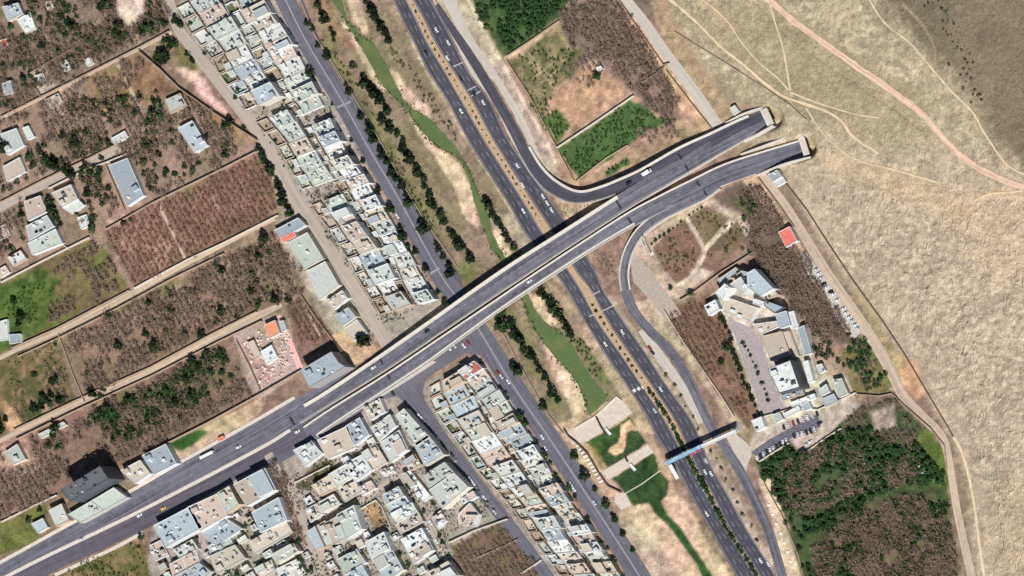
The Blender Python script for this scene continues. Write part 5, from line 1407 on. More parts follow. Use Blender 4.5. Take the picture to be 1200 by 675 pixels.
gwall([(733, 578), (752, 567), (774, 551)], .7, "thin white kerb across the lower weir lawn", M_WW, .8, "weir_kerb", None, "kerb")
gwall([(698, 488), (704, 500), (709, 508)], 1.4, "dark sluice channel wall across the upper weir apron", M_DARK, 1.4, "sluice_wall", None, "wall")
gwall([(732, 535), (735, 541)], 1.4, "dark sluice notch in the lower weir strip", M_DARK, 1.6, "sluice_wall", None, "wall")
for (a, b, l) in (((709, 502), (715, 509), "white sluice spout on the upper weir lawn"), ((738, 544), (744, 551), "white sluice spout on the lower weir lawn")):
    root = empty("sluice_spout", W(*a, 0), l, "spout")
    lft, rgt = sides([a, b], 2.6); piece("channel", lft, rgt, lambda x, y: .9, lambda x, y: -.2, M_ROOF_W, root, len(lft))
    for sg in (1.5, -1.5):
        ln = offs(np.array(spline([a, b], 3)), sg); l2, r2 = sides([tuple(p) for p in ln], .5); piece("side_wall", l2, r2, lambda x, y: 1.4, lambda x, y: -.2, M_CONC_L, root, len(l2))
    child_world(root)
for k in range(11):
    t = k/10; x, y = 675+t*27, 523+t*42
    mb = MB(); l2, r2 = sides([(x, y), (x+4.5, y-2.2)], 1.5); solid(mb, l2, r2, lambda x, y: .8, lambda x, y: -.2, 2)
    w0 = W(x, y, 0); mb.v = [(a-w0[0], b-w0[1], c) for a, b, c in mb.v]
    tag(mb.build("weir_rib", M_ROOF_W, None, (w0[0], w0[1], 0)), f"white concrete rib beside the weir lawns, {nth(k+1)} from the top", "rib", "ribs beside the weir lawns")

# ------------------------------------------------------------------ plants
def blob(n, r, hgt, z0, size, seed, cone=.35, tri=True):
    """leaf faces spread through a crown's volume; returns verts, tris"""
    g = np.random.default_rng(seed)
    t = g.random(n)
    zz = z0+t*(hgt-z0)
    prof = np.sin(np.pi*np.clip(t*(1-cone*.5)+.12, 0, 1))**.7*(1-cone*t)
    lump = 1+.35*np.sin(3*g.random()+g.integers(2, 5)*(an := g.random(n)*2*np.pi))
    rr = r*prof*lump*np.sqrt(g.random(n)*.85+.15)
    c = np.stack([rr*np.cos(an), rr*np.sin(an), zz], 1)
    d1 = g.normal(size=(n, 3)); d1 /= np.linalg.norm(d1, axis=1)[:, None]
    d2 = np.cross(d1, g.normal(size=(n, 3))); d2 /= np.linalg.norm(d2, axis=1)[:, None]
    s = (size*(.6+.8*g.random(n)))[:, None]
    V_ = np.stack([c+d1*s, c-d1*s*.6+d2*s*.8, c-d1*s*.6-d2*s*.8], 1).reshape(-1, 3)
    return V_, np.arange(3*n).reshape(-1, 3)
def trunk(r, h, n=5):
    a = np.arange(n)*2*np.pi/n
    V_ = np.concatenate([np.stack([r*np.cos(a), r*np.sin(a), 0*a-.3], 1), np.stack([.35*r*np.cos(a), .35*r*np.sin(a), 0*a+h], 1)])
    F_ = []
    for i in range(n):
        j = (i+1) % n; F_ += [(i, j, n+j), (i, n+j, n+i)]
    return V_, np.array(F_)
def bare(seed, r=2.3, h=4.6, nb=9, nt=7, wd=.1):
    """leafless tree: trunk, limbs and twigs as thin faces"""
    g = np.random.default_rng(seed)
    Vs, Fs = [], []; n0 = 0
    tv, tf = trunk(.16, h*.55, 3); Vs.append(tv); Fs.append(tf); n0 = len(tv)
    def sl(a, b, w):
        nonlocal n0
        d = b-a; s = np.cross(d, g.normal(size=3)); s /= np.linalg.norm(s)+1e-9
        Vs.append(np.stack([a-s*w, a+s*w, b])); Fs.append(np.array([[n0, n0+1, n0+2]])); n0 += 3
    for i in range(nb):
        an = 2*np.pi*(i+g.random())/nb
        a = np.array([0, 0, h*(.18+.3*g.random())]); rr = r*(.6+.5*g.random())
        b = np.array([rr*np.cos(an), rr*np.sin(an), h*(.6+.4*g.random())])
        sl(a, b, wd*1.5)
        for k in range(nt):
            t = .25+.7*g.random(); p = a+(b-a)*t
            q = p+np.array([g.normal()*.65, g.normal()*.65, .2+.7*g.random()])*(r/2.3)
            sl(p, q, wd)
    return np.concatenate(Vs), np.concatenate(Fs)
def leaf_mat(name, c1, c2, objvar=.25):
    return mat(name, tuple((np.array(c1)+np.array(c2))/2), .8, .45, .35, 1.3, objvar, spec=.15)
M_PINE = leaf_mat("foliage_dark", rgb(34, 48, 30), rgb(46, 62, 38))
M_LEAF = leaf_mat("foliage_green", rgb(40, 66, 36), rgb(58, 82, 46))
M_OLIVE = leaf_mat("foliage_olive", rgb(80, 88, 52), rgb(96, 100, 62))
M_TWIG = mat("twigs", rgb(134, 115, 101), .9, .5, .1, .5); M_TWIG2 = mat("twigs_red", rgb(140, 109, 92), .9, .5, .1, .5); M_BARK = mat("bark", rgb(74, 60, 48), .95, .2)
M_GRASS2 = leaf_mat("foliage_crop", rgb(58, 86, 44), rgb(76, 104, 56))
M_GRASS = leaf_mat("foliage_lawn", rgb(70, 104, 40), rgb(84, 116, 50))
def scatter(poly, sp, seed, thr=0.0, ns=22, rows=False):
    g = np.random.default_rng(seed)
    xs = [p[0] for p in poly]; ys = [p[1] for p in poly]
    if rows:
        # planting rows: close together along the row, open soil between rows
        cx_, cy_ = (min(xs)+max(xs))/2, (min(ys)+max(ys))/2; R_ = math.hypot(max(xs)-min(xs), max(ys)-min(ys))/2+5
        U, V_ = np.meshgrid(np.arange(-R_, R_, sp*.72), np.arange(-R_, R_, sp*1.25))
        U = U.ravel()+g.uniform(-.5, .5, U.size)*sp*.7; V_ = V_.ravel()+g.uniform(-.5, .5, V_.size)*sp*.55
        X, Y = cx_+.5*U+.866*V_, cy_+.866*U-.5*V_
    else:
        X, Y = np.meshgrid(np.arange(min(xs), max(xs), sp), np.arange(min(ys), max(ys), sp))
        X = X.ravel()+g.uniform(-.5, .5, X.size)*sp; Y = Y.ravel()+g.uniform(-.5, .5, Y.size)*sp
    k = inpoly(X+(fbm(X, Y, 16, seed+3, 3)-.5)*16, Y+(fbm(X, Y, 16, seed+5, 3)-.5)*16, poly)
    if thr: k &= fbm(X, Y, ns, seed, 3) > thr
    for cl in CLEAR:
        k &= ~inpoly(X, Y, cl)
    return X[k], Y[k]
def stuff(name, temps, X, Y, m, label, cat, seed, smin=.7, smax=1.25):
    if not len(X): return
    g = np.random.default_rng(seed)
    VV, FF = [], []; n0 = 0
    for x, y in zip(X, Y):
        tv, tf = temps[g.integers(len(temps))]
        a = g.random()*6.283; s = g.uniform(smin, smax); ca, sa = math.cos(a)*s, math.sin(a)*s
        wx, wy = gpt(x, y)
        v = np.stack([tv[:, 0]*ca-tv[:, 1]*sa+wx, tv[:, 0]*sa+tv[:, 1]*ca+wy, tv[:, 2]*s], 1)
        VV.append(v); FF.append(tf+n0); n0 += len(v)
    o = link(name, np_mesh(name, np.concatenate(VV), np.concatenate(FF), m))
    return tag(o, label, cat, None, "stuff")
# clearings that stay free of scattered plants: houses and lanes among the gardens
CLEAR = [[(120, 190), (152, 180), (176, 230), (150, 250)], [(25, 210), (95, 208), (105, 245), (80, 300), (30, 300)], [(-10, 0), (30, -5), (48, 35), (20, 45), (-5, 25)], [(186, 112), (214, 104), (226, 124), (198, 140)], [(203, 148), (230, 138), (252, 172), (230, 184)],
         [(-5, 148), (26, 144), (36, 204), (4, 220)], [(-8, 370), (28, 370), (30, 406), (-5, 406)], [(0, 515), (36, 510), (44, 545), (10, 555)], [(40, 505), (80, 488), (84, 500), (50, 520)], [(276, 375), (340, 365), (365, 440), (300, 465)], [(60, 575), (120, 540), (140, 575), (95, 612)],
         [(-20, 255), (142, 178), (140, 166), (-20, 236)], [(136, -10), (168, -10), (172, 14), (150, 34), (136, 16)], [(345, 408), (395, 395), (412, 432), (360, 458)], [(125, 160), (150, 148), (156, 162), (134, 174)], [(1015, 480), (1048, 474), (1054, 502), (1024, 506)]]
BT = [bare(s, 2.5, 4.4, 9, 7, .14) for s in range(6)]; BTs = [bare(s+20, 1.9, 2.8, 8, 6, .13) for s in range(4)]
GT = [blob(60, 2.0, 3.6, .3, .5, s+40) for s in range(5)]; GTs = [blob(26, 1.1, 1.6, .1, .35, s+60) for s in range(4)]
TT = [blob(110, 2.6, 5.5, .6, .62, s+80) for s in range(4)]
BARE = (
 ([(128, 274), (184, 240), (217, 303), (160, 335)], 6.0, 0, M_TWIG2, "leafless reddish orchard left of the dividing path", BTs),
 ([(188, 240), (257, 203), (308, 180), (326, 250), (221, 302)], 6.0, 0, M_TWIG2, "leafless reddish orchard right of the dividing path", BTs),
 ([(-20, -20), (192, -20), (198, 32), (158, 54), (-20, 142)], 6.0, .42, M_TWIG, "leafless grey-brown orchard trees in the top gardens", BT),
 ([(-20, 152), (70, 112), (160, 66), (204, 104), (200, 180), (120, 262), (-20, 330)], 6.2, .48, M_TWIG, "leafless garden trees around the villas", BT),
 ([(204, 106), (298, 168), (258, 196), (182, 232), (170, 190), (200, 140)], 6.0, .42, M_TWIG, "leafless garden trees under the long mud wall", BT),
 ([(78, 396), (160, 357), (325, 275), (346, 338), (255, 384), (180, 425), (104, 466)], 6.2, .38, M_TWIG, "leafless orchard between the two earth lanes", BT),
 ([(70, 320), (104, 284), (124, 294), (148, 334), (80, 374), (56, 380)], 6.2, .4, M_TWIG, "leafless orchard at the green field's right end", BT),
 ([(10, 424), (66, 400), (86, 468), (20, 500)], 7, .5, M_TWIG, "leafless saplings in the shrubby garden", BTs),
 ([(-20, 535), (98, 482), (180, 446), (262, 402), (284, 440), (298, 466), (192, 518), (60, 582), (-20, 620)], 6.0, .4, M_TWIG, "leafless orchard above the boulevard", BT),
 ([(336, 358), (352, 350), (396, 398), (352, 426)], 6, 0, M_TWIG2, "leafless brown plot behind the grey block", BTs),
 ([(296, 300), (330, 286), (356, 320), (372, 354), (352, 345), (330, 352)], 6.2, .4, M_TWIG, "leafless trees behind the grey-green sheds", BT),
 ([(658, 22), (672, 0), (724, -5), (760, 55), (798, 118), (784, 146), (748, 112), (706, 68), (668, 60)], 5.6, .36, M_TWIG, "leafless belt of trees beside the paved hill road", BT),
 ([(655, 95), (690, 62), (712, 82), (690, 110), (655, 125)], 6, .5, M_TWIG, "leafless shrubs around the tan clearing", BTs),
 ([(740, 140), (790, 140), (800, 160), (760, 178)], 6, .45, M_TWIG, "leafless shrubs by the overpass's upper ramp", BTs),
 ([(870, 230), (892, 215), (936, 292), (968, 340), (1000, 392), (960, 396), (925, 356), (902, 328), (874, 290), (886, 255)], 5.2, .3, M_TWIG, "leafless grove between the hospital and the hill road", BT),
 ([(782, 366), (828, 350), (848, 378), (860, 422), (882, 486), (876, 498), (842, 458), (802, 402)], 5.8, .4, M_TWIG2, "leafless brown orchard beside the hospital drive", BTs),
 ([(950, 650), (1000, 600), (1070, 578), (1112, 602), (1122, 690), (960, 690)], 5.4, .4, M_TWIG, "leafless half of the wood in the lower corner", BT),
 ([(905, 545), (960, 525), (1000, 486), (1044, 470), (1072, 492), (1080, 570), (1010, 580), (930, 610)], 6, .42, M_TWIG, "leafless trees among the wood's green upper half", BT),
 ([(534, 640), (590, 614), (640, 680), (545, 690)], 5.5, .36, M_TWIG, "leafless weeds in the brown field at the bottom edge", BTs),
 ([(318, 536), (328, 545), (344, 585), (354, 625), (346, 632), (334, 600), (312, 556)], 5, .3, M_TWIG, "leafless street trees along the alley south of the boulevard", BT),
 ([(985, 412), (1014, 396), (1040, 445), (1020, 460), (1000, 440)], 6, .45, M_TWIG, "leafless shrubs below the hospital's parking strip", BTs),
)
for i, (pl, sp, thr, m, lab, tp) in enumerate(BARE):
    X, Y = scatter(pl, sp*.82, 300+i, thr, rows=True)
    stuff("bare_orchard", tp, X, Y, m, lab, "orchard", 900+i)
GREENS = (
 ([(556, -20), (666, -20), (666, 2), (652, 20), (594, 62), (564, 14)], 4.6, .36, M_LEAF, "dense green grove at the top beside the highway", GT),
 ([(600, 72), (650, 38), (680, 62), (668, 86), (646, 106), (650, 130), (636, 146)], 5.5, .5, M_LEAF, "green shrubs in the bedded garden", GTs),
 ([(636, 142), (652, 130), (668, 148), (652, 164)], 4.5, .4, M_LEAF, "small square of green shrubs above the white wall", GTs),
 ([(656, 177), (738, 120), (768, 135), (784, 142), (745, 162), (680, 208)], 4.2, .44, M_GRASS2, "flat green crop plot below the straight white wall", GTs),
 ([(710, 202), (735, 184), (738, 192), (714, 206)], 4.5, .3, M_LEAF, "strip of green shrubs above the slip ramp", GTs),
 ([(890, 545), (922, 524), (938, 536), (966, 520), (998, 492), (1040, 510), (1070, 520), (1106, 540), (1108, 580), (1060, 575), (1000, 588), (930, 625)], 5.2, .46, M_LEAF, "green upper half of the wood in the lower corner", GT+TT),
 ([(925, 625), (1000, 580), (1110, 590), (1118, 680), (950, 688)], 4.8, .5, M_LEAF, "green shrubs in the wood's leafless half", GT),
 ([(0, 340), (50, 316), (66, 334), (48, 378), (0, 400)], 5.5, .5, M_GRASS, "tufts in the green field at the left edge", GTs),
 ([(10, 424), (66, 400), (86, 468), (20, 500)], 5.5, .52, M_OLIVE, "shrubs in the shrubby garden between the lanes", GTs),
 ([(105, 490), (180, 452), (262, 408), (280, 440), (210, 490), (140, 520)], 4.6, .44, M_LEAF, "green shrubs in the orchard above the boulevard", GT),
 ([(120, 400), (200, 335), (320, 275), (345, 335), (260, 375), (180, 420)], 5.5, .55, M_LEAF, "scattered green shrubs between the two earth lanes", GTs),
 ([(-10, -10), (190, -10), (195, 30), (0, 130)], 6, .56, M_LEAF, "scattered green shrubs in the top gardens", GT),
 ([(0, 150), (120, 100), (200, 110), (180, 225), (60, 290), (0, 320)], 6, .55, M_LEAF, "scattered green shrubs around the villas", GT),
 ([(862, 232), (880, 228), (892, 262), (878, 264)], 5, .45, M_LEAF, "green shrubs beside the little park", GT),
 ([(365, 548), (384, 538), (396, 548), (376, 564)], 4.5, .4, M_LEAF, "weeds in the green vacant lot", GTs),
 ([(70, 670), (130, 648), (164, 634), (178, 690)], 5, .45, M_LEAF, "weeds in the field below the boulevard's west end", GTs),
 ([(376, 40), (400, 70), (470, 190), (520, 290), (500, 275), (440, 160)], 5, .52, M_OLIVE, "dry scrub on the river's upper left bank", GTs),
 ([(440, 30), (470, 60), (520, 130), (545, 175), (520, 150), (480, 90)], 5, .5, M_OLIVE, "dry scrub between the river and the highway", GTs),
 ([(655, 388), (690, 402), (716, 448), (700, 446)], 5, .45, M_LEAF, "green scrub on the right bank below the overpass", GTs),
 ([(846, 262), (880, 270), (845, 306), (826, 296)], 6, .55, M_OLIVE, "clipped shrubs on the little park's lower lawn", GTs),
)
GREENS += (
 ([(766, 290), (802, 260), (820, 292), (812, 316), (790, 330)], 5.5, .46, M_OLIVE, "dry shrubs in the little park's main bed", GTs),
 ([(810, 256), (828, 244), (852, 257), (826, 285)], 5.5, .5, M_OLIVE, "dry shrubs in the little park's upper bed", GTs),
 ([(985, 412), (1014, 396), (1040, 445), (1020, 460), (1000, 440)], 5, .5, M_LEAF, "green shrubs below the hospital's parking strip", GT),
 ([(840, 300), (880, 290), (900, 330), (870, 315)], 6, .5, M_LEAF, "green shrubs above the hospital", GT),
 ([(944, 365), (975, 398), (990, 432), (958, 420)], 6, .48, M_LEAF, "green shrubs on the hospital's east side", GT),
)
for i, (pl, sp, thr, m, lab, tp) in enumerate(GREENS):
    X, Y = scatter(pl, sp*.9, 500+i, max(0, thr-.03), 18)
    stuff("shrubbery", tp, X, Y, m, lab, "shrubs", 700+i)

# tufts along the water's edge
for i, (ln, nm) in enumerate(((rl, "left"), (rr, "right"))):
    g_ = np.random.default_rng(50+i)
    Q = resample(spline(ln, 4), 420)+g_.normal(size=(420, 2))*1.6
    k = fbm(Q[:, 0], Q[:, 1], 25, 60+i, 3) > .48
    stuff("reeds", GTs, Q[k, 0], Q[k, 1], M_OLIVE, f"ragged tufts along the river's {nm} edge", "reeds", 70+i, .35, .8)
# trees that stand singly: one mesh of each kind, copied
def tree_mesh(name, n, r, hgt, z0, size, seed, m, cone=.35):
    v1, f1 = trunk(.22, hgt*.5); v2, f2 = blob(n, r, hgt, z0, size, seed, cone)
    me = np_mesh(name, np.concatenate([v1, v2]), np.concatenate([f1, f2+len(v1)]), [M_BARK, m])
    idx_ = np.zeros(len(me.polygons), np.int32); idx_[len(f1):] = 1
    me.polygons.foreach_set("material_index", idx_)
    return me
T_PINE = [tree_mesh("conifer", 190, 2.5, 6.0, .5, .62, 400+s, M_PINE) for s in range(4)]
T_LEAF = [tree_mesh("leafy_tree", 130, 2.4, 4.6, .6, .6, 420+s, M_LEAF, .2) for s in range(3)]
T_BUSH = [tree_mesh("bush", 70, 1.25, 1.7, .05, .42, 440+s, M_LEAF, .2) for s in range(3)]
T_BUSHD = [tree_mesh("dry_bush", 40, .9, 1.2, .05, .34, 460+s, M_OLIVE, .2) for s in range(2)]
bm_ = bare(77, 4.0, 6.5, 14, 12, .09)
T_BARE = [np_mesh("bare_tree", bm_[0], bm_[1], M_TWIG)]
T_MIX = [tree_mesh("broad_tree", 150, 2.3, 4.8, .5, .66, 480+s, leaf_mat("foliage_mid", rgb(44, 60, 36), rgb(58, 74, 44)), .15) for s in range(3)]
trr = random.Random(5)
def plant(name, meshes, x, y, s, label, cat, group):
    if meshes is T_PINE and trr.random() < .25: meshes = T_MIX
    o = link(name, trr.choice(meshes), None, W(x, y, 0))
    o.rotation_euler = (0, 0, trr.random()*6.283); o.scale = (s*trr.uniform(.9, 1.1), s*trr.uniform(.9, 1.1), s*trr.uniform(.9, 1.15))
    return tag(o, label, cat, group)
def tree_row(pts, where, group, name="conifer", meshes=T_PINE, kind="dark tree", s=1.0, jit=1.6, fill=None, cat="tree"):
    P = [tuple(p) for p in pts]
    if fill:
        L = np.linalg.norm(np.diff(np.array(P)[:, :2], axis=0), axis=1).sum()
        P = [tuple(p) for p in resample(P, max(2, int(L/fill)))]
    for i, p in enumerate(P):
        k = s*trr.uniform(.7, 1.5)*(p[2] if len(p) > 2 else 1)
        plant(name, meshes, p[0]+trr.uniform(-jit, jit), p[1]+trr.uniform(-jit, jit), k, f"{kind}, {nth(i+1)} from the top {where}", cat, group)
tree_row([(374, 6), (378, 15), (383, 25), (388, 34), (391, 41), (393, 47)], "in the river's upper clump", "upper left bank clump")
tree_row([(363, 28, .8), (367, 35), (375, 53), (386, 67), (406, 101, .7), (412, 110, .7), (426, 136, .9), (430, 144), (436, 153), (441, 163), (446, 175), (451, 184), (455, 191), (461, 203), (466, 211), (472, 219), (478, 229), (482, 238), (501, 270, 1.5), (511, 287), (516, 294), (522, 303), (527, 312), (531, 321)], "along the low river wall", "trees along the river wall")
tree_row([(416, 78), (428, 92), (431, 99), (437, 107), (442, 113), (447, 119), (452, 126), (457, 133), (452, 141), (457, 148), (461, 153), (467, 159), (473, 166), (475, 175), (479, 182), (483, 189), (488, 196), (493, 203), (497, 211), (500, 219), (505, 229), (508, 237), (512, 244), (520, 254), (523, 262), (527, 270), (532, 277), (537, 284), (541, 291), (548, 297), (554, 304)], "in the long row on the left bank", "long left bank tree row", s=1.08)
tree_row([(430, 2), (434, 8), (438, 15), (442, 21), (446, 28), (450, 34), (455, 40), (459, 48)], "between the river and the highway at the top", "trees between river and highway")
tree_row([(571, 236), (576, 244), (580, 252), (585, 260), (590, 268), (595, 276), (599, 283), (603, 290)], "on the right bank above the overpass", "right bank trees above the overpass")
tree_row([(589, 370, 1.3), (594, 381, 1.3), (601, 380), (606, 391), (612, 400), (617, 408), (624, 417), (629, 426), (634, 434), (640, 443), (645, 453), (649, 461), (654, 468)], "on the left bank below the overpass", "left bank trees below the overpass", s=1.1)
tree_row([(637, 343), (642, 349), (647, 355), (652, 362), (657, 369), (661, 376), (665, 384), (671, 392)], "on the right bank below the overpass", "right bank trees below the overpass", s=1.1)
tree_row([(604, 428), (609, 437), (638, 478), (673, 534), (689, 560, 1.1), (700, 575, .6), (711, 593), (717, 603, .7), (723, 611), (731, 626), (742, 645, .7)], "on the lower riverside street's river side", "river-side street trees")
tree_row([(566, 424, .9), (592, 462, .9), (597, 468, .7), (612, 488, 1.1), (617, 496), (630, 518), (640, 533), (645, 543, .8), (652, 556, .7), (668, 572, .8), (675, 582, .6), (690, 608, .6), (706, 636, 1.2), (712, 643, .8), (721, 659), (732, 674)], "on the lower riverside street's house side", "house-side street trees", "leafy_tree", T_LEAF, "green street tree", .95)
tree_row([(352, 63, .8), (367, 88, 1.2), (390, 124, .6), (414, 165, .6), (428, 190, .6), (446, 222, 1.1), (459, 247, 1.1), (470, 268, 1.0), (476, 278, 1.1), (480, 288), (487, 297, 1.1), (500, 316, .8), (516, 342, .7), (520, 352, 1.1)], "on the upper riverside street's house side", "upper house-side street trees", "leafy_tree", T_PINE, "dark street tree", .95)
tree_row([(306, 174), (309, 182), (312, 190), (318, 198), (321, 206), (325, 213), (329, 220), (332, 228), (335, 236), (338, 244), (341, 250)], "in the hedge west of the dirt street", "hedge trees west of the dirt street", s=1.0)
tree_row([(208, 24), (213, 31), (228, 72), (242, 64), (278, 115), (287, 150), (272, 145)], "along the upper dirt street", "trees along the upper dirt street", s=.9)
plant("big_tree", [tree_mesh("big_tree", 420, 4.6, 9, 1, .8, 999, M_PINE, .25)], 430, 400, 1.15, "big dark tree at the lower end of the dirt street", "tree", None)
for x, y, s, l in ((702, 90, 1.3, "round green tree alone in the tan clearing"), (855, 408, 1.5, "green tree at the bend of the hospital drive"), (847, 425, 1.1, "round bush in the brown hospital orchard"), (811, 344, 1.1, "green tree at the little park's lower corner"), (787, 338, .8, "small green tree at the park path's end"), (167, 630, 1.1, "dark tree at the boulevard's corner by the dusty verge")):
    plant("leafy_tree", T_LEAF, x, y, s, l, "tree", None)
plant("bare_tree", T_BARE, 386, 236, 1.2, "wide leafless tree filling a court beside the dirt street", "tree", None)
plant("bare_tree", T_BARE, 394, 284, .9, "leafless tree standing in the dirt street", "tree", None)
plant("bare_tree", T_BARE, 380, 412, .5, "small leafless tree beside the grey block", "tree", None)
gard = [(126, 4, 1.2), (133, 8, 1.1), (122, 10, .9), (141, 30, 1.3), (138, 40, 1.2), (144, 44, 1.1), (176, 33, 1.2), (170, 38, 1.0), (182, 30, 1.1), (189, 24, 1.0), (180, 18, .9), (195, 28, 1), (71, 60, 1.0), (88, 32, .9), (108, 48, 1.1), (161, 133, .9), (191, 136, 1), (182, 133, .8), (194, 49, .9), (189, 64, 1.1), (196, 66, 1.1), (185, 70, 1), (202, 54, 1.0), (193, 73, .9), (199, 47, .8), (221, 64, .7), (207, 52, .9), (9, 172, 1.1), (5, 178, .8), (37, 184, 1.3), (41, 194, 1.3), (56, 189, 1.3), (61, 194, 1.1), (66, 192, 1.3), (70, 197, 1.2), (91, 164, 1), (94, 169, 1), (87, 170, .9), (82, 200, 1.1), (87, 206, 1.1), (103, 196, 1.1), (98, 202, 1), (107, 202, .9), (120, 186, .8), (119, 200, .8), (60, 238, 1), (64, 247, 1.1), (68, 256, 1), (72, 264, .9), (91, 250, .8), (26, 242, .8), (128, 222, .7), (110, 268, .9), (18, 353, 1.1), (27, 372, 1), (23, 380, .8), (130, 370, .9), (178, 355, .9), (203, 364, 1), (173, 392, .9), (183, 408, 1.1), (188, 410, .8), (108, 457, .9), (58, 470, .8), (42, 440, .7), (180, 460, 1.2), (174, 466, 1), (197, 458, 1), (152, 468, 1), (130, 478, 1.1), (136, 484, 1), (126, 490, 1.1), (160, 470, .9), (228, 424, 1.1), (245, 414, 1), (220, 445, .9), (250, 436, .9), (262, 438, .9), (0, 498, 1), (3, 505, .9), (8, 492, .8), (68, 502, 1.1), (64, 510, .9), (313, 280, 1.1), (309, 290, 1), (318, 296, .9), (306, 300, 1), (298, 320, .9), (327, 352, 1.1), (340, 352, 1.1), (256, 310, .8), (262, 318, .9), (35, 610, .8), (48, 598, .8), (60, 522, .9), (72, 524, .8), (52, 55, .8), (14, 32, .8), (0, 50, .9), (155, 258, .8), (147, 262, .7), (245, 160, .9)]
gr = random.Random(9)
for pl in ([(-5, 5), (190, -5), (195, 30), (0, 130)], [(0, 150), (120, 100), (200, 110), (180, 225), (60, 290), (0, 320)], [(205, 110), (295, 168), (258, 194), (190, 225)], [(110, 460), (262, 400), (284, 440), (210, 500), (120, 520)], [(80, 396), (325, 275), (345, 338), (105, 466)], [(10, 424), (66, 400), (86, 468), (20, 500)]):
    k = 0
    while k < 20:
        x, y = gr.uniform(min(p[0] for p in pl), max(p[0] for p in pl)), gr.uniform(min(p[1] for p in pl), max(p[1] for p in pl))
        if not inpoly(np.array([x]), np.array([y]), pl)[0] or any(inpoly(np.array([x]), np.array([y]), c)[0] for c in CLEAR): continue
        if fbm(np.array([x]), np.array([y]), 30, 66, 3)[0] < .5: continue
        gard.append((x, y, gr.uniform(.5, .95))); k += 1
gard.sort()
for i, (x, y, s) in enumerate(gard):
    plant("garden_tree", T_PINE if (i*7) % 5 < 3 else T_LEAF, x, y, s*(1.0+.5*((i*13) % 7)/7), f"western garden tree, {nth(i+1)} from the photo's left edge", "tree", "garden trees in the west")
COURT_TREES.sort()
for i, (x, y, s, b) in enumerate(COURT_TREES):
    plant("court_tree", T_BARE if b else T_LEAF, x, y, s*.5 if b else s*.8, f"small court tree, {nth(i+1)} from the photo's left edge", "tree", "trees in house courts")
for i, (x, y, s) in enumerate(sorted([(345, 640, 1.2), (350, 648, 1.2), (354, 656, 1.3), (357, 664, 1.3), (360, 671, 1.2), (352, 634, 1), (366, 668, 1.1), (285, 622, .9), (289, 616, .8), (297, 618, .9), (300, 612, .8), (395, 640, 1.1), (402, 645, .9), (388, 650, .8), (425, 648, .8), (480, 632, .9), (462, 628, .8), (470, 650, 1), (480, 662, 1), (458, 640, .8), (462, 602, .9), (509, 590, .9), (498, 600, .8), (516, 628, .9), (520, 636, .8), (318, 576, .8), (312, 650, .8), (303, 668, .9), (268, 668, 1), (280, 674, 1.1), (215, 636, .6), (232, 630, .8)])):
    plant("house_tree", T_LEAF, x, y, s*.9, f"green tree among southern houses, {nth(i+1)} from the photo's left edge", "tree", "trees among the southern houses")
tree_row([(846, 372), (849, 378), (852, 384), (855, 390), (858, 397), (861, 412), (863, 420), (866, 428), (869, 435), (872, 442), (875, 449), (878, 456), (881, 463), (884, 470), (887, 477), (890, 483)], "in the hedge beside the hospital drive", "hospital hedge", "hedge_tree", T_PINE, "dark hedge tree", .75)
tree_row([(871, 402), (874, 406), (877, 411), (880, 417), (883, 424), (886, 430), (889, 437), (894, 449), (896, 456), (899, 463), (901, 469)], "on the hospital drive's planting island", "planting island bushes", "bush", T_BUSH, "small bush", .9, .5, None, "bush")
hb = mid(hw_lr, hw_r, .5)
Lh = [p for p in hb if p[1] > 455 and p[1] < 690]
tree_row(Lh, "in the lower highway median", "lower median hedge", "bush", T_BUSH, "green median bush", 1.35, .5, 5.0, "bush")
Lu = [p for p in hb if 350 < p[1] < 455]
tree_row(Lu, "in the median just below the overpass", "middle median bushes", "bush", T_BUSH, "sparse median bush", .8, .8, 7.5, "bush")
Lu = [p for p in hb if -5 < p[1] < 270]
tree_row(Lu, "in the median above the overpass", "upper median bushes", "dry_bush", T_BUSHD, "dry median bush", .85, .8, 8, "bush")
tree_row([(764, 286), (769, 282), (774, 278), (779, 275), (784, 271), (789, 268), (794, 264), (799, 260)], "along the little park's upper hedge", "little park hedge", "bush", T_BUSH, "clipped park bush", .8, .4, None, "bush")
tree_row([(808, 252), (813, 249), (818, 246), (823, 243)], "in the short hedge of the park's upper lawn", "short park hedge", "bush", T_BUSH, "clipped park bush", .7, .4, None, "bush")
tree_row([(869, 262), (872, 267), (875, 272), (878, 277), (880, 282)], "beside the park's right path", "right park hedge", "bush", T_BUSHD, "dry park bush", .9, .4, None, "bush")
tree_row([(835, 528), (840, 538), (846, 549), (852, 562), (858, 574), (864, 588), (872, 602), (880, 616), (888, 632)], "between the lower highway and service road", "service strip bushes", "bush", T_BUSHD, "dry verge bush", 1.3, 1.5, None, "bush")
tree_row([(782, 440), (790, 452), (797, 464), (804, 476), (812, 490), (818, 502)], "on the verge above the footbridge", "upper verge bushes", "bush", T_BUSHD, "dry verge bush", 1.3, 1.5, None, "bush")
for k in range(7):
    x, y = 902+k*4.2+trr.uniform(-1, 1), 592+k*11
    mb = MB(); mb.cyl(0, 0, -.2, 1.1, .9, 9, .9)
    tag(mb.build("white_planter", M_ROOF_W, None, W(x, y, 0)), f"white round planter on the pale verge by the wood, {nth(k+1)} from the top", "planter", "planters beside the service road")

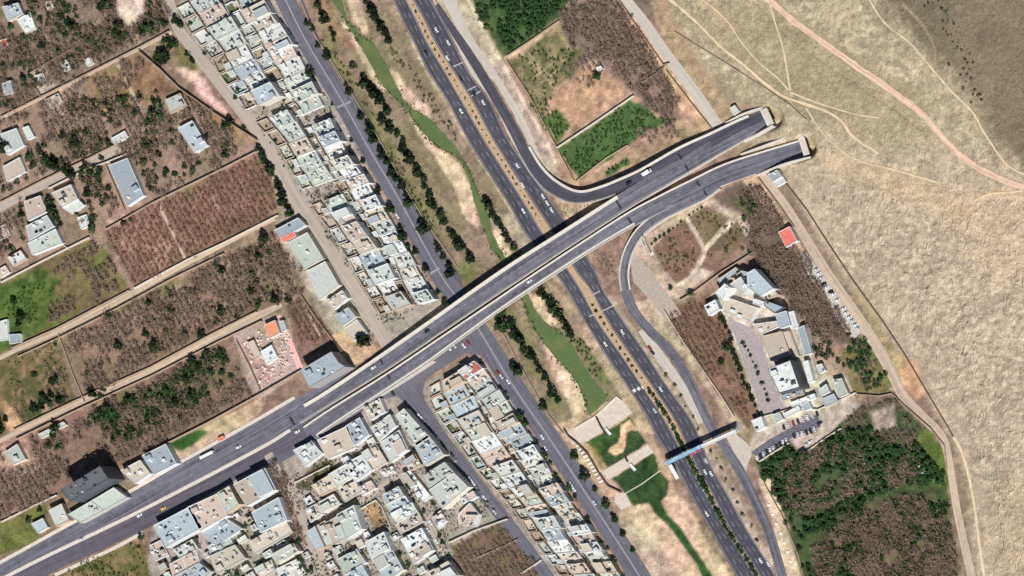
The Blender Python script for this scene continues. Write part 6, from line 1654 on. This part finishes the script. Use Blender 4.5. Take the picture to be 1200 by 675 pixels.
# ------------------------------------------------------------------ vehicles
def car_mesh(name, paint, L=4.5, Wd=1.85, hh=1.45, van=False):
    if van:
        prof = [(-L/2, .35), (-L/2, hh), (L*.30, hh), (L*.42, hh*.6), (L/2, hh*.5), (L/2, .35)]; glass = (2,)
    else:
        prof = [(-L/2, .35), (-L/2, .88), (-L*.36, .98), (-L*.24, hh), (L*.12, hh), (L*.26, .96), (L/2, .82), (L/2, .35)]; glass = (2, 4)
    n = len(prof); mb = MB()
    vs = [(x, -Wd/2*(.86 if z > 1.2 else 1), z) for x, z in prof]+[(x, Wd/2*(.86 if z > 1.2 else 1), z) for x, z in prof]
    for i in range(n):
        j = (i+1) % n
        mb.add([vs[i], vs[j], vs[n+j], vs[n+i]], [(3, 2, 1, 0)], 1 if i in glass else 0)
    mb.add(vs[:n], [tuple(range(n))], 0); mb.add(vs[n:], [tuple(range(n-1, -1, -1))], 0)
    for sx in (-.31, .31):
        for sy in (-1, 1):
            mb.box(sx*L, sy*(Wd/2-.1), 0, .62, .24, .62, 0, 2)
    return mb.mesh(name, [paint, M_GLASS, mat("tyre", rgb(30, 30, 32), .9, .1)])
def paint_mat(n, c): return mat(n, c, .35, .04, spec=.5)
CARS = {k: car_mesh("car_"+k, paint_mat("paint_"+k, c)) for k, c in (("white", rgb(216, 217, 220)), ("silver", rgb(190, 194, 200)), ("dark", rgb(36, 38, 44)), ("red", rgb(150, 48, 52)), ("yellow", rgb(210, 190, 60)))}
VAN = car_mesh("white_van", paint_mat("paint_white", None), 7.5, 2.3, 2.8, True)
CW_ = {'w': 'white', 's': 'silver', 'd': 'dark', 'r': 'red', 'y': 'yellow'}
def car(x, y, ang, code, label, group, z=0.06, sc=.9):
    if code == 'v':
        o = link("van", VAN, None, W(x, y, z)); c_ = "van"
    else:
        o = link("car", CARS[CW_[code]], None, W(x, y, z)); o.scale = (sc, sc, sc); c_ = "car"
    o.rotation_euler = (0, 0, math.radians(ang))
    return tag(o, label, c_, group)
def cars(lst, ang, where, group, zf=None, flip=None):
    for i, (x, y, c) in enumerate(lst):
        nm = {'v': 'white van'}.get(c) or CW_[c]+" car"
        car(x, y, ang+(180 if (i % 2 and flip) else 0), c, f"{nm}, {nth(i+1)} from the top {where}", group, (zf(x) if zf else 0)+.09)
cars([(541, 130, 'w'), (614, 247, 'w'), (710, 403, 'w'), (768, 481, 's'), (826, 575, 's'), (829, 602, 'w'), (500, 62, 'd')], -60, "on the highway's left carriageway", "cars on the left carriageway")
cars([(512, 35, 'w'), (526, 50, 'w'), (525, 68, 'w'), (541, 93, 'd'), (556, 110, 'd'), (567, 120, 'w'), (607, 194, 'w'), (613, 217, 'w'), (637, 230, 'w'), (642, 238, 'w'), (647, 246, 'w'), (730, 389, 'w'), (775, 456, 'w'), (828, 540, 's'), (827, 553, 'w'), (834, 555, 'w'), (892, 657, 'w'), (901, 661, 'w')], 120, "on the highway's right carriageway", "cars on the right carriageway")
cars([(759, 202, 'v'), (737, 215, 'd'), (621, 330, 'w'), (501, 388, 'd'), (438, 431, 'w')], 33, "on the overpass decks", "vehicles on the overpass", zdeck)
cars([(349, 506, 'w'), (280, 524, 'w'), (192, 596, 'y'), (164, 604, 'w'), (96, 632, 's')], 28, "on the boulevard", "vehicles on the boulevard")
cars([(549, 402, 'r'), (544, 405, 'w'), (533, 405, 's'), (527, 408, 'w'), (461, 461, 'd'), (492, 487, 'w'), (496, 492, 'w'), (514, 515, 'w'), (520, 523, 'd'), (530, 533, 'd'), (551, 561, 'w'), (555, 566, 'w'), (568, 583, 'w'), (580, 600, 's'), (596, 590, 's')], -56, "in the square and the side street", "cars along the side street")
cars([(466, 253, 'w'), (456, 238, 's'), (410, 160, 'w'), (596, 447, 'w'), (584, 437, 'r'), (588, 441, 's'), (636, 512, 'w'), (697, 589, 's'), (640, 525, 's'), (669, 567, 'w'), (673, 573, 'w')], -60, "on the riverside street", "cars on the riverside street")
cars([(505, 612, 'w'), (502, 620, 's'), (512, 634, 'w'), (478, 570, 'd'), (324, 549, 's'), (322, 556, 'w'), (362, 616, 's'), (363, 612, 'd')], -62, "in the narrow southern alleys", "cars in the southern alleys")
cars([(762, 408, 'r'), (765, 413, 'd')], -50, "on the verge beside the service road", "cars on the verge")
pk = [tuple(p) for p in resample([(888, 537), (908, 525), (922, 516)], 10)]
cars([(x, y, "wdsdwsddws"[i]) for i, (x, y) in enumerate(pk)], 105, "in the row by the wood's white wall", "parked cars by the white wall")
pk = [tuple(p) for p in resample([(919, 501), (940, 492), (958, 485)], 8)]
cars([(x, y, "dsrdswsd"[i]) for i, (x, y) in enumerate(pk)], 110, "in the car park's upper row", "parked cars, upper row")
pk = [tuple(p) for p in resample([(931, 511), (946, 507), (955, 503)], 6)]
cars([(x, y, "dswdds"[i]) for i, (x, y) in enumerate(pk)], 110, "in the car park's middle row", "parked cars, middle row")
cars([(950, 518, 'w'), (946, 521, 's'), (941, 526, 'd'), (938, 528, 'd'), (961, 496, 'd')], 30, "on the earth bay below the car park", "parked cars on the earth bay")
cars([(957, 316, 's'), (960, 321, 'w'), (963, 326, 's'), (966, 333, 'd'), (969, 337, 'w'), (974, 342, 'd'), (977, 345, 'w'), (982, 352, 'w'), (989, 362, 'w'), (992, 367, 'w'), (996, 372, 'w'), (999, 376, 's'), (1003, 381, 'w'), (1006, 385, 's')], 25, "in the parking strip beside the hill road", "parked cars beside the hill road")
cars([(944, 319, 'w'), (946, 321, 's'), (980, 371, 's'), (983, 374, 's'), (995, 392, 'd'), (1002, 400, 'd')], 25, "on the parking strip's grove side", "parked cars by the leafless grove")
# bus shelter, sign gantry, lamp posts
sh = empty("bus_shelter", W(241, 535, 0), "white bus shelter on the boulevard's north pavement", "bus shelter")
l2, r2 = sides([(234, 537), (249, 529.5)], 3.4); piece("roof", l2, r2, lambda x, y: 2.8, lambda x, y: 2.6, M_ROOF_W, sh, len(l2))
l2, r2 = sides([(234, 535.8), (249, 528.3)], .5); piece("back_panel", l2, r2, lambda x, y: 2.6, lambda x, y: 0, M_STEEL, sh, len(l2))
for x, y in ((235, 537.6), (248, 531)):
    w = W(x, y, 0); mb = MB(); mb.cyl(w[0], w[1], 0, .1, 2.6, 6); mb.build("post", M_STEEL, sh)
child_world(sh)
kq = empty("red_stall", W(261, 514, 0), "small red stall beside the boulevard", "stall")
w = W(261, 514, 0); mb = MB(); mb.box(w[0], w[1], 0, 4.5, 2.2, 2.2, .5); mb.build("body", WALLS[1], kq); mb = MB(); mb.box(w[0], w[1], 2.2, 5.2, 2.8, .25, .5); mb.build("roof", ROOF['c'][1][0], kq); child_world(kq)
sg = empty("sign_gantry", W(764, 297, 0), "roadside sign mast with a long arm reaching over the loop ramp", "road sign")
w = W(764, 297, 0); w2 = W(752, 280, 8.5); mb = MB(); mb.cyl(w[0], w[1], 0, .35, 9, 8); mb.build("mast", M_STEEL, sg)
w3 = W(764, 297, 8.5); mb = MB(); dx, dy = w2[0]-w[0], w2[1]-w[1]; d = math.hypot(dx, dy); a = math.atan2(dy, dx)
mb.box(w[0]+dx/2, w[1]+dy/2, 8.4, d, .45, .45, a); mb.build("arm", M_STEEL, sg)
mb = MB(); mb.box(w[0]+dx*.75, w[1]+dy*.75, 6.9, d*.5, .15, 2.2, a); mb.build("sign_panel", M_BLUE, sg)
mb = MB(); mb.box(w[0], w[1], -.1, 3, 3, .5, a); mb.build("footing", M_CONC_L, sg)
child_world(sg)
g_ = np.random.default_rng(4)
RK = [(lambda v, f: (v, f))(*blob(14, .7, .9, 0, .6, 800+s, .1)) for s in range(4)]
VV, FF, n0 = [], [], 0
for p in resample([(1084, -4), (1100, 4), (1112, 16), (1118, 40), (1126, 56), (1128, 75), (1134, 100), (1142, 112), (1148, 116)], 60):
    x, y = p[0]+g_.normal()*6, p[1]+g_.normal()*3
    tv, tf = RK[g_.integers(4)]; s = g_.uniform(.4, 1.6); w = W(x, y, zt(x, y))
    VV.append(tv*s+np.array([w[0], w[1], w[2]-.2])); FF.append(tf+n0); n0 += len(tv)
tag(link("rocks", np_mesh("rocks", np.concatenate(VV), np.concatenate(FF), mat("dark_rock", rgb(84, 74, 62), .95, .4))), "line of dark rocks down the brown hillside at the top", "rocks", None, "stuff")
VV, FF, n0 = [], [], 0
for k in range(260):
    x, y = g_.uniform(282, 345), g_.uniform(385, 455)
    if not inpoly(np.array([x]), np.array([y]), [(284, 400), (300, 388), (340, 392), (348, 430), (308, 455)])[0]: continue
    tv, tf = RK[g_.integers(4)]; s = g_.uniform(.5, 1.5); w = W(x, y, 0)
    VV.append(tv*s+np.array([w[0], w[1], -.1])); FF.append(tf+n0); n0 += len(tv)
tag(link("rubble", np_mesh("rubble", np.concatenate(VV), np.concatenate(FF), mat("pale_rubble", rgb(222, 204, 194), .95, .35))), "pale rubble strewn about the walled building yard", "rubble", None, "stuff")
# yard greenery and clutter between the houses
URBAN = (([(209, 8), (305, -12), (345, 50), (440, 222), (512, 350), (452, 384), (440, 362), (372, 250), (300, 148), (230, 45)], "block between the dirt street and the riverside street"),
         ([(504, 452), (556, 422), (600, 478), (730, 680), (660, 680), (590, 585), (505, 472)], "wedge-shaped block"),
         ([(184, 622), (300, 552), (330, 575), (356, 545), (425, 505), (470, 470), (500, 500), (585, 600), (528, 632), (540, 690), (184, 690)], "southern blocks"))
for i, (pl, nm) in enumerate(URBAN):
    X, Y = scatter(pl, 4.0, 640+i, .53, 10); stuff("yard_shrubs", GTs, X, Y, M_LEAF, f"green yard shrubs scattered through the {nm}", "shrubs", 650+i, .5, 1.0)
    X, Y = scatter(pl, 4.2, 660+i, .5, 10); stuff("yard_clutter", RK, X, Y, mat("yard_clutter", rgb(150, 138, 128), .9, .6, .8, 2), f"dusty clutter in the yards of the {nm}", "clutter", 670+i, .5, 1.3)
# gravelly corners by the ramps: dark tufts on pale stones
for i, (pl, lab) in enumerate((([(655, 240), (675, 240), (700, 240), (690, 250), (668, 258)], "dark tufts on the stony corner under the slip ramp"), ([(700, 300), (722, 296), (724, 325), (714, 330)], "dark tufts on the stony corner inside the loop ramp"))):
    X, Y = scatter(pl, 4.5, 600+i, .3); stuff("tufts", GTs, X, Y, M_OLIVE, lab, "shrubs", 610+i, .4, .7)
